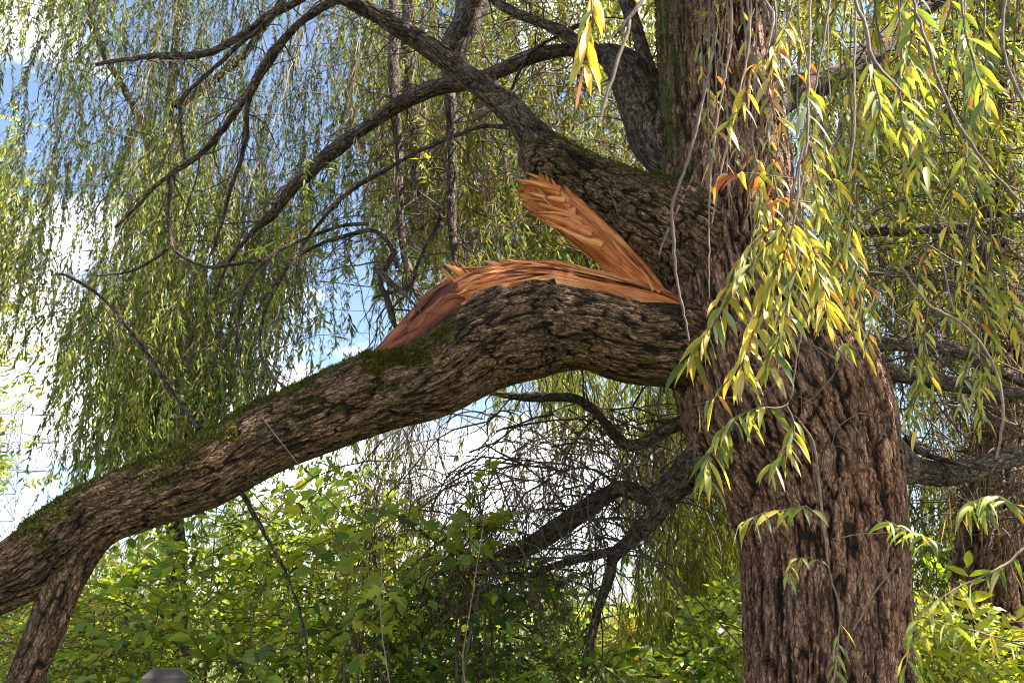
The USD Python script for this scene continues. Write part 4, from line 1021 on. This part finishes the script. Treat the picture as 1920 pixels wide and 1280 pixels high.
shoot([(1515, 140, 1.9, 4), (1512, 200, 1.9, 3), (1520, 260, 1.9, 2)], 7, (70, 110), W_GRN, start=0.1)
shoot([(1800, -20, 1.8, 4), (1810, 60, 1.8, 4), (1830, 130, 1.8, 3), (1850, 190, 1.8, 2)], 14, (60, 100), W_GRN, start=0.2)
shoot([(1900, 950, 2.0, 4), (1870, 930, 2.0, 3), (1835, 935, 2.0, 2), (1810, 960, 2.0, 2)], 16, (55, 90), W_GRN, start=0.05)
shoot([(1930, 1020, 2.0, 5), (1890, 1055, 2.0, 4), (1830, 1085, 2.0, 4), (1780, 1110, 2.0, 3), (1740, 1140, 2.0, 3), (1715, 1180, 2.0, 2), (1690, 1280, 2.0, 2)], 20, (50, 85), W_GRN, start=0.1, mat=M_twig_pale)
shoot([(1760, 1020, 2.1, 3), (1720, 1000, 2.1, 2), (1690, 990, 2.1, 2), (1660, 975, 2.1, 1.5)], 13, (45, 75), W_GRN, start=0.05)
shoot([(1935, 1215, 2.0, 4), (1870, 1195, 2.0, 4), (1800, 1175, 2.0, 3), (1745, 1160, 2.0, 2), (1720, 1155, 2.0, 2)], 14, (55, 90), W_GRN, start=0.1)
# the smaller, less distinct ones further right
for k in range(30):
    x = near_rng.uniform(1490, 1910); y = near_rng.uniform(20, 560)
    shoot([(x + near_rng.uniform(-20, 20), y - 190, 2.9, 3), (x + near_rng.uniform(-10, 10), y - 80, 2.9, 3), (x, y, 2.9, 2), (x + near_rng.uniform(-30, 30), y + 70, 2.9, 1.5)], 13, (26, 72), [W_GRN, W_MIX, W_YEL][k % 3], start=0.35)
for k in range(18):
    x = near_rng.uniform(1690, 1910); y = near_rng.uniform(480, 760)
    shoot([(x + near_rng.uniform(-40, 40), y - 120, 2.9, 3), (x, y, 2.9, 2), (x + near_rng.uniform(-30, 30), y + 60, 2.9, 1.5)], 9, (40, 60), W_MIX, start=0.3)
for k in range(26):                       # a fringe of strings and leaves in front of the leader
    x = near_rng.uniform(1285, 1540); y = near_rng.uniform(60, 430); Y = near_rng.uniform(2.3, 3.0)
    shoot([(x + near_rng.uniform(-25, 25), y - 260, Y, 3), (x + near_rng.uniform(-18, 18), y - 120, Y, 3), (x, y, Y, 2.4), (x + near_rng.uniform(-22, 22), y + 60, Y, 1.5)], 7 if k % 3 else 0, (30, 62), [W_YEL, W_MIX, W_ORG][k % 3], start=0.45, mat=M_twig_pale if k % 2 else M_twig)
for k in range(22):
    x = near_rng.uniform(1420, 1640); y = near_rng.uniform(330, 640); Y = near_rng.uniform(2.2, 2.9)
    shoot([(x + near_rng.uniform(-60, 60), y - 130, Y, 3), (x + near_rng.uniform(-20, 20), y - 50, Y, 2.5), (x, y, Y, 2), (x + near_rng.uniform(-35, 15), y + 45, Y, 1.4)], 11, (36, 72), [W_YEL, W_MIX][k % 2], start=0.25, mat=M_twig)
for k in range(15):
    x = near_rng.uniform(1640, 1920); y = near_rng.uniform(-20, 420); Y = near_rng.uniform(1.9, 2.6)
    shoot([(x + near_rng.uniform(-30, 30), y - 150, Y, 3), (x + near_rng.uniform(-20, 20), y - 60, Y, 3), (x, y, Y, 2), (x + near_rng.uniform(-35, 35), y + 60, Y, 1.5)], 11, (40, 84), [W_GRN, W_MIX, W_GRN][k % 3], start=0.3, mat=M_twig)
v, f, c = extra.arrays()
mesh_prim(TREE, "foliage", v, f, M_leaf_near, smooth=True, color=c, kind="stuff")

# bare shoots hanging close to the camera
for rows, m in [([(1340, 60, 2.2, 4), (1318, 190, 2.2, 5), (1290, 300, 2.2, 6), (1262, 380, 2.2, 6), (1262, 440, 2.2, 6), (1268, 520, 2.2, 5), (1285, 600, 2.2, 4), (1292, 640, 2.2, 3)], M_twig),
                ([(1300, 330, 2.2, 4), (1262, 410, 2.2, 5), (1245, 450, 2.2, 4), (1236, 480, 2.2, 3)], M_twig),
                ([(1420, -20, 1.3, 5), (1450, 30, 1.3, 5), (1420, 40, 1.2, 6)][:2] + [(1440, 90, 1.3, 4)], M_twig_pale),
                ([(1160, 60, 1.0, 9), (1195, 10, 1.0, 8), (1225, -40, 1.0, 8)], M_twig), ([(1120, 235, 1.0, 5), (1140, 170, 1.0, 6), (1170, 80, 1.0, 7), (1180, 40, 1.0, 8)], M_twig),
                ([(1595, -20, 1.1, 7), (1625, 60, 1.1, 7), (1635, 110, 1.1, 8), (1665, 145, 1.1, 5), (1690, 170, 1.1, 4)], M_twig),
                ([(1705, -20, 1.3, 5), (1740, 90, 1.3, 6), (1765, 165, 1.3, 6), (1795, 230, 1.3, 6), (1850, 310, 1.3, 5), (1930, 395, 1.3, 5)], M_twig),
                ([(1885, -20, 1.3, 6), (1880, 60, 1.3, 6), (1890, 130, 1.3, 6), (1930, 210, 1.3, 5)], M_twig),
                ([(1520, -20, 1.9, 5), (1517, 100, 1.9, 5), (1513, 270, 1.9, 5), (1500, 310, 1.9, 5), (1495, 380, 1.9, 4), (1475, 430, 1.9, 3)], M_twig_pale),
                ([(1605, -20, 1.9, 4), (1602, 110, 1.9, 4), (1600, 260, 1.9, 4), (1590, 330, 1.9, 3)], M_twig_pale),
                ([(1400, -20, 2.3, 4), (1405, 80, 2.3, 4), (1380, 200, 2.3, 4), (1350, 330, 2.3, 4), (1335, 420, 2.3, 3)], M_twig_pale),
                ([(1370, -20, 2.3, 4), (1372, 60, 2.3, 5), (1362, 130, 2.3, 4), (1340, 260, 2.3, 3), (1330, 380, 2.3, 3), (1330, 560, 2.3, 2)], M_twig_pale),
                ([(1555, -20, 2.2, 3), (1552, 90, 2.2, 3), (1556, 180, 2.2, 2)], M_twig_pale),
                ([(1430, -20, 2.4, 3), (1400, 60, 2.4, 3), (1395, 160, 2.4, 3), (1360, 270, 2.4, 2)], M_twig_pale),
                ([(1510, 640, 2.5, 4), (1570, 680, 2.5, 4), (1530, 740, 2.5, 3), (1505, 755, 2.5, 3)], M_twig),
                ([(1690, 500, 2.4, 4), (1740, 570, 2.4, 5), (1800, 605, 2.4, 5), (1850, 660, 2.4, 5), (1875, 720, 2.4, 5), (1880, 790, 2.4, 5), (1868, 860, 2.4, 4)], M_twig_pale),
                ([(1760, 460, 2.4, 3), (1775, 530, 2.4, 3), (1790, 590, 2.4, 3)], M_twig_pale),
                ([(1500, 600, 2.3, 4), (1530, 580, 2.3, 5), (1560, 640, 2.3, 4), (1600, 690, 2.3, 3)], M_twig),
                ([(1560, 1010, 2.6, 2), (1620, 1000, 2.6, 2), (1660, 998, 2.6, 2), (1700, 995, 2.6, 2)], M_twig_pale),
                ([(1600, 1180, 2.6, 3), (1640, 1110, 2.6, 3), (1680, 1060, 2.6, 2)], M_twig_pale),
                ([(720, 1000, 3.4, 1.2), (713, 1120, 3.4, 2), (718, 1200, 3.4, 2.2), (732, 1290, 3.4, 2.4)], M_twig_pale),
                ([(910, 960, 3.6, 1.2), (885, 1120, 3.6, 2.0), (868, 1230, 3.6, 2.2), (874, 1290, 3.6, 2)], M_twig_pale),
                ([(560, 870, 3.5, 1.5), (520, 820, 3.5, 2), (490, 780, 3.5, 2)], M_twig_pale)]:
    shoot(rows, 0, mat=m)

# ------------------------------------------------------------------ shrubs
def sprig(rng, kind, palette, L=0.45, nl=9, leaf=(0.06, 0.1)):
    bag = Bag()
    n = 6
    u = np.linspace(0, 1, n)
    P = np.column_stack([u * L * 0.8, np.cumsum(rng.normal(0, 0.01, n)), u * L * 0.35 - (u**2) * L * 0.35])
    v, f = thin_tube(P, np.linspace(0.004, 0.0015, n), 3)
    bag.add(v, f, (0.12, 0.10, 0.05))
    for i in range(nl):
        x = (0.12 + 0.88 * (i // 2 * 2 + 1) / nl) * (n - 1); j = min(int(x), n - 2); p = P[j] + (P[j + 1] - P[j]) * (x - j)
        sgn = 1 if i % 2 else -1
        d = np.array([0.55, sgn * 0.85, 0.12]) + rng.normal(0, 0.2, 3)
        if i == nl - 1:
            d = np.array([1, 0, -0.1])
        d /= np.linalg.norm(d)
        side = np.cross(d, np.array([0, 0, 1.0]) + rng.normal(0, 0.3, 3)); side /= np.linalg.norm(side)
        l = rng.uniform(*leaf)
        v, f = broad_leaf(p, d, side, l, kind, rng)
        bag.add(v, f, pal(rng, *palette))
    return bag.arrays()


MAPLE = np.array([(0, 0), (0.10, 0.30), (0.34, 0.52), (0.36, 0.22), (0.62, 0.34), (0.60, 0.13), (1.0, 0.0)])


def broad_leaf(p, d, side, l, kind, rng):
    if kind == "maple":
        o = MAPLE * l
        nrm = np.cross(side, d)
        L_ = [p + d * a + side * b + nrm * (0.25 * b - 0.15 * a * a / l) for a, b in o]
        R_ = [p + d * a - side * b + nrm * (0.25 * b - 0.15 * a * a / l) for a, b in o[1:-1]]
        mid = p + d * 0.35 * l
        v = np.array([mid] + L_ + R_[::-1])
        k = len(v) - 1
        f = np.array([[0, 1 + i, 1 + (i + 1) % k] for i in range(k)])
        return v, f
    return leaf_mesh(p, d, side, l, l * (0.27 if kind == "ovate" else 0.17), np.array([0, 0, -1.0]) * rng.uniform(0.2, 0.9), st=4, shape="ovate")


SH = [(0.115, 0.185, 0.022), (0.195, 0.270, 0.030), (0.290, 0.350, 0.040), (0.045, 0.080, 0.018), (0.30, 0.30, 0.035), (0.34, 0.24, 0.05)]
SHRUBS = [
    # label, kind, palette weights, polygon, Y range, sprigs, leaves of their own, leaf size, category
    ("tall light green shrub arching beneath the fallen limb behind the fence post", "ovate", [3, 5, 5, 1.5, 2, 0.4], [(150, 1160), (280, 1010), (480, 890), (560, 880), (650, 930), (690, 1000), (680, 1290), (150, 1290)], (5.0, 6.6), 330, 150, (0.055, 0.10), "shrub"),
    ("small leaved yellow green bush in the lower left corner beside the side branch", "narrow", [1, 3, 5, 0.5, 6, 2], [(-60, 1130), (60, 1100), (240, 1100), (330, 1180), (330, 1300), (-60, 1300)], (5.2, 7.0), 300, 70, (0.04, 0.075), "shrub"),
    ("bright green sapling with lobed leaves growing up under the middle of the limb", "maple", [0.2, 3, 7, 0.2, 2.5, 0.2], [(640, 990), (690, 930), (720, 910), (745, 1000), (730, 1150), (700, 1260), (640, 1240)], (4.6, 5.2), 22, 46, (0.08, 0.13), "sapling"),
    ("leafy sapling top with lobed leaves poking above the dark brambles", "maple", [0.5, 4, 6, 0.3, 1.5, 0.2], [(840, 990), (860, 950), (895, 950), (930, 1000), (930, 1040), (870, 1060), (840, 1050)], (4.8, 5.3), 14, 28, (0.08, 0.12), "sapling"),
    ("dark green bramble mound below the twiggy lower branches", "ovate", [4, 4, 2, 4, 0.6, 0.4], [(640, 1130), (760, 1090), (840, 1060), (960, 1050), (1070, 1070), (1110, 1170), (1130, 1300), (640, 1300)], (5.0, 6.8), 420, 150, (0.055, 0.09), "bramble"),
    ("green elder bush left of the trunk base below the pale willow curtain", "ovate", [3, 5, 4, 1.5, 1, 0.2], [(1230, 1260), (1300, 1200), (1350, 1140), (1410, 1130), (1440, 1300), (1210, 1300)], (6.0, 7.6), 190, 70, (0.07, 0.11), "shrub"),
    ("glowing yellow green bush right of the trunk base", "narrow", [0.5, 3, 7, 0.3, 6, 0.4], [(1690, 1190), (1760, 1160), (1860, 1190), (1960, 1230), (1960, 1310), (1690, 1310)], (4.7, 5.9), 150, 70, (0.06, 0.10), "shrub"),
    ("shaded green undergrowth between the two willow trunks", "ovate", [4, 3, 1, 4, 0.4, 0.2], [(1680, 1020), (1800, 1020), (1960, 1060), (1960, 1290), (1690, 1290)], (7.6, 9.6), 130, 0, (0.07, 0.11), "shrub"),
    ("pale sunlit bush far off in the gap below the lower branches", "narrow", [0.2, 1, 3, 0.1, 9, 4], [(1070, 1190), (1120, 1160), (1200, 1145), (1280, 1160), (1320, 1310), (1060, 1310)], (13, 16), 240, 0, (0.09, 0.14), "shrub"),
    ("hazy yellow green bushes standing behind the light green shrub", "narrow", [1, 3, 5, 0.5, 5, 1], [(-60, 1110), (300, 1010), (620, 930), (900, 1030), (1060, 1120), (1060, 1320), (-60, 1320)], (8, 12), 520, 0, (0.08, 0.13), "shrub"),
]
rh = np.random.default_rng(501)
for label, kind, wts, poly, Yr, ns, nown, lsize, cname in SHRUBS:
    S = thing(cname if cname != "bramble" else "bramble_bush", label, cname)
    PALS = (SH, wts)
    kinds = [sprig(rh, kind, PALS, L=rh.uniform(0.35, 0.6), nl={"narrow": 13, "ovate": 11, "maple": 7}[kind], leaf=lsize) for _ in range(3)]
    other = "narrow" if kind == "ovate" else "ovate"
    kinds.append(sprig(rh, other, PALS, L=0.5, nl=12, leaf=(lsize[0] * 0.7, lsize[1] * 0.8)))
    pg = Polygon(poly)
    x0, y0, x1, y1 = pg.bounds
    pts = []
    while len(pts) < ns:
        px, py = rh.uniform(x0, x1), rh.uniform(y0, y1)
        if contains_xy(pg, px, py):
            pts.append(at(px, py, rh.uniform(*Yr))[0])
    pts = np.array(pts)
    # the hidden lower body of the shrub, down to the ground
    fill = pts[rh.integers(0, len(pts), int(ns * 0.6))] * np.array([1, 1, 0]) + np.array([0, 0, 1.0]) * rh.uniform(0.1, 1.2, (int(ns * 0.6), 1)) + rh.normal(0, 0.15, (int(ns * 0.6), 3))
    allp = np.vstack([pts, fill])
    n = len(allp)
    scattered(S, "foliage", kinds, M_shrub, allp, rh.integers(0, 4, n), rh.uniform(0, 2 * np.pi, n), rh.uniform(0.6, 1.45, n), tilt=rh.normal(0, 0.45, (n, 2)))
    # stems
    cx, cy = np.median(allp[:, 0]), np.median(allp[:, 1])
    for k in range(7 if nown else 4):
        e = pts[rh.integers(0, len(pts))]
        b = np.array([cx + (e[0] - cx) * 0.4 + rh.normal(0, 0.1), cy + (e[1] - cy) * 0.4, ground_z(cx, cy) - 0.05])
        m = (b + e) / 2 + np.array([rh.normal(0, 0.08), rh.normal(0, 0.08), 0.15])
        C, Rr, _ = spline(np.array([b, m, e]), np.array([0.014, 0.010, 0.004]), 0.08)
        v, f = thin_tube(C, Rr, 5)
        mesh_prim(S, "stem", v, f, M_twig, smooth=True)
    bag = Bag()
    for k in range(30 if nown else 0):
        e = pts[rh.integers(0, len(pts))]; a = rh.uniform(0, 6.28); L = rh.uniform(0.3, 0.8)
        d = np.array([math.cos(a) * 0.6, -0.2 + 0.3 * math.sin(a), rh.uniform(0.3, 1.0)])
        C, Rr, _ = spline(np.array([e - d * L / 2, e + rh.normal(0, 0.03, 3), e + d * L / 2]), np.array([0.005, 0.004, 0.002]), 0.08)
        v, f = thin_tube(C, Rr, 3); bag.add(v, f)
    if nown:
        v, f, _ = bag.arrays(); mesh_prim(S, "twigs", v, f, M_twig_pale, smooth=True, kind="stuff")
    # the leaves one can pick apart, on the near side
    for k in range(nown):
        while True:
            px, py = rh.uniform(x0, x1), rh.uniform(y0, min(y1, 1285))
            if contains_xy(pg, px, py):
                break
        p = at(px, py, Yr[0] - rh.uniform(0.0, 0.25))[0]
        d = np.array([rh.normal(), rh.normal() * 0.6 - 0.3, rh.normal() * 0.3 - 0.25]); d /= np.linalg.norm(d)
        side = np.cross(d, np.array([0, -0.35, 1.0]) + rh.normal(0, 0.35, 3)); side /= np.linalg.norm(side)
        v, f = broad_leaf(p, d, side, rh.uniform(*lsize) * 1.1, kind, rh)
        mesh_prim(S, "leaf", v, f, M_shrub, smooth=True, color=np.tile(pal(rh, *PALS), (len(v), 1)))

# leafy tree at the extreme left edge
LT = thing("poplar_tree", "pale leafy tree with small round leaves at the extreme left edge", "tree")
kinds = [sprig(rh, "ovate", (SH, [1, 4, 5, 0.3, 4, 0.6]), L=0.5, nl=12, leaf=(0.06, 0.09)) for _ in range(4)]
pts = np.array([at(rh.uniform(-220, 34 + 18 * math.sin(k)), rh.uniform(230, 920), rh.uniform(10, 13))[0] for k in range(620)])
scattered(LT, "crown", kinds, M_shrub, pts, rh.integers(0, 4, len(pts)), rh.uniform(0, 6.28, len(pts)), rh.uniform(0.9, 1.4, len(pts)), tilt=rh.normal(0, 0.5, (len(pts), 2)))
branch([(-140, 1500, 11.5, 30), (-130, 1000, 11.5, 24), (-120, 600, 11.5, 16), (-110, 250, 11.5, 8)], 340, name="trunk", parent=LT, step=0.04, amp=0.006, cell=(0.05, 0.2))

# ------------------------------------------------------------------ fence post
PO = thing("fence_post", "weathered timber fence post with a chamfered cap at the bottom left", "post")
c, s = at(297, 1262, 2.55)
PC, PS = math.cos(0.36), math.sin(-0.36)          # turned a little, as it stands in its fence
def prism(parent, name, levels, mat):
    """levels: (z, half width) from the bottom up, square sections."""
    V = np.array([(c[0] + (sx * PC + sy * PS) * h, c[1] + 0.05 + (sy * PC - sx * PS) * h, z) for z, h in levels for sx, sy in ((-1, -1), (1, -1), (1, 1), (-1, 1))])
    F = grid_faces(len(levels), 4).tolist()
    k = 4 * (len(levels) - 1)
    F += [[0, 2, 1], [0, 3, 2], [k, k + 1, k + 2], [k, k + 2, k + 3]]
    mesh_prim(parent, name, V, np.array(F), mat, smooth=False)
zc = at(297, 1283, 2.55)[0][2]
hw = 40 * s
prism(PO, "shaft", [(-0.1, 0.049), (zc - 0.001, 0.049)], M_post)
prism(PO, "cap", [(zc, hw - 0.003), (zc + 0.003, hw), (zc + 0.019, hw), (zc + 0.022, hw - 0.003), (zc + 0.040, hw * 0.62), (zc + 0.041, hw * 0.58)], M_post)

# ------------------------------------------------------------------ pylons and power lines
def beam(bag, a, b, w):
    v, f = thin_tube(np.array([a, (np.array(a) + np.array(b)) / 2, b], float), w, 4)
    bag.add(v, f)


def pylon(px, Y, H, label, arm=9.0, top_py=735):
    P = thing("pylon", label, "pylon")
    top, _ = at(px, top_py, Y)
    x, z1 = top[0], top[2]
    z0 = -1.5
    body = Bag(); arms = Bag()
    hwid = lambda z: 0.5 + 3.2 * ((z1 - z) / (z1 - z0)) ** 1.4
    zs = z1 - (z1 - z0) * np.array([0.0, 0.08, 0.16, 0.24, 0.33, 0.43, 0.54, 0.67, 0.82, 1.0])
    cs = [(-1, -1), (1, -1), (1, 1), (-1, 1)]
    for a, b in zip(zs[:-1], zs[1:]):
        for (sx, sy), (tx, ty) in zip(cs, cs[1:] + cs[:1]):
            A_ = (x + sx * hwid(a), Y + sy * hwid(a), a); B_ = (x + sx * hwid(b), Y + sy * hwid(b), b)
            C_ = (x + tx * hwid(a), Y + ty * hwid(a), a); D_ = (x + tx * hwid(b), Y + ty * hwid(b), b)
            beam(body, A_, B_, 0.11); beam(body, A_, D_, 0.06); beam(body, C_, B_, 0.06); beam(body, B_, D_, 0.06)
    v, f, _ = body.arrays(); mesh_prim(P, "lattice_body", v, f, M_steel, smooth=False)
    for k, (fz, la) in enumerate([(0.10, 0.8), (0.22, 1.0), (0.34, 0.85)]):
        z = z1 - (z1 - z0) * fz
        bag = Bag()
        for sg in (-1, 1):
            tip = (x + sg * arm * la, Y, z)
            for sy in (-1, 1):
                beam(bag, (x + sg * hwid(z), Y + sy * hwid(z), z), tip, 0.08); beam(bag, (x + sg * hwid(z), Y + sy * hwid(z), z + 1.6), tip, 0.07)
                for q in (0.3, 0.6):
                    m0 = np.array((x + sg * hwid(z), Y + sy * hwid(z), z)); m1 = np.array((x + sg * hwid(z), Y + sy * hwid(z), z + 1.6))
                    beam(bag, m0 + (np.array(tip) - m0) * q, m1 + (np.array(tip) - m1) * q, 0.05)
            beam(bag, tip, (tip[0], tip[1], z - 1.6), 0.09)
        v, f, _ = bag.arrays(); mesh_prim(P, "cross_arm", v, f, M_steel, smooth=False)
    return x, z1, z0


px_, z1_, z0_ = pylon(40, 120, 40, "large lattice electricity pylon faint against the white sky at the left", arm=7.5)
x2, z12, z02 = pylon(1166, 330, 40, "tiny faraway pylon in the sky gap left of the pale willow", arm=8, top_py=1065)
for k, (fz, la) in enumerate([(0.10, 0.8), (0.22, 1.0), (0.34, 0.85)]):
    W = thing("power_line", ["uppermost power line between the two pylons", "middle power line between the two pylons", "lowest power line between the two pylons"][k], "power line")
    for sg in (-1, 1):
        a = np.array([px_ + sg * 7.5 * la, 120, z1_ - (z1_ - z0_) * fz - 1.7]); b = np.array([x2 + sg * 8 * la, 330, z12 - (z12 - z02) * fz - 1.7])
        u = np.linspace(0, 1, 24)[:, None]
        v, f = thin_tube(a + (b - a) * u - np.array([0, 0, 1.0]) * 4 * 5.0 * u * (1 - u), 0.035, 4)
        mesh_prim(W, "cable", v, f, M_steel, smooth=True)

# far tree line on the horizon
for i in range(9):
    x = -70 + i * 21 + rh.uniform(-4, 4); y = 95 + rh.uniform(-10, 15)
    FT = thing("far_tree", "rounded green tree on the distant tree line, hidden by the near bushes", "tree", group="trees of the distant tree line")
    bag = Bag()
    h = rh.uniform(3.5, 5.5)
    cen = rh.normal(0, 1, (420, 3)); cen /= np.linalg.norm(cen, axis=1, keepdims=True)
    cen *= rh.uniform(0.5, 1, (420, 1)) ** 0.5
    for q in cen:
        p = np.array([x, y, h * 0.55 - 1.2]) + q * np.array([9, 5, h * 0.5])
        sgn = rh.normal(0, 1, (3, 3)) * 0.7
        bag.add(p + sgn, [[0, 1, 2]], pal(rh, SH, [3, 4, 2, 2, 1, 0.3]))
    v, f, cc = bag.arrays(); mesh_prim(FT, "crown", v, f, M_shrub, smooth=False, color=cc, kind="stuff")
    v, f = thin_tube(np.array([(x, y, -1.4), (x, y, 0), (x, y, h * 0.5)]), 0.25, 6); mesh_prim(FT, "trunk", v, f, M_twig, smooth=True)
print("triangles", sum(len(UsdGeom.Mesh(p).GetFaceVertexCountsAttr().Get()) for p in stage.Traverse() if p.IsA(UsdGeom.Mesh)), "prims", sum(1 for _ in stage.Traverse()))
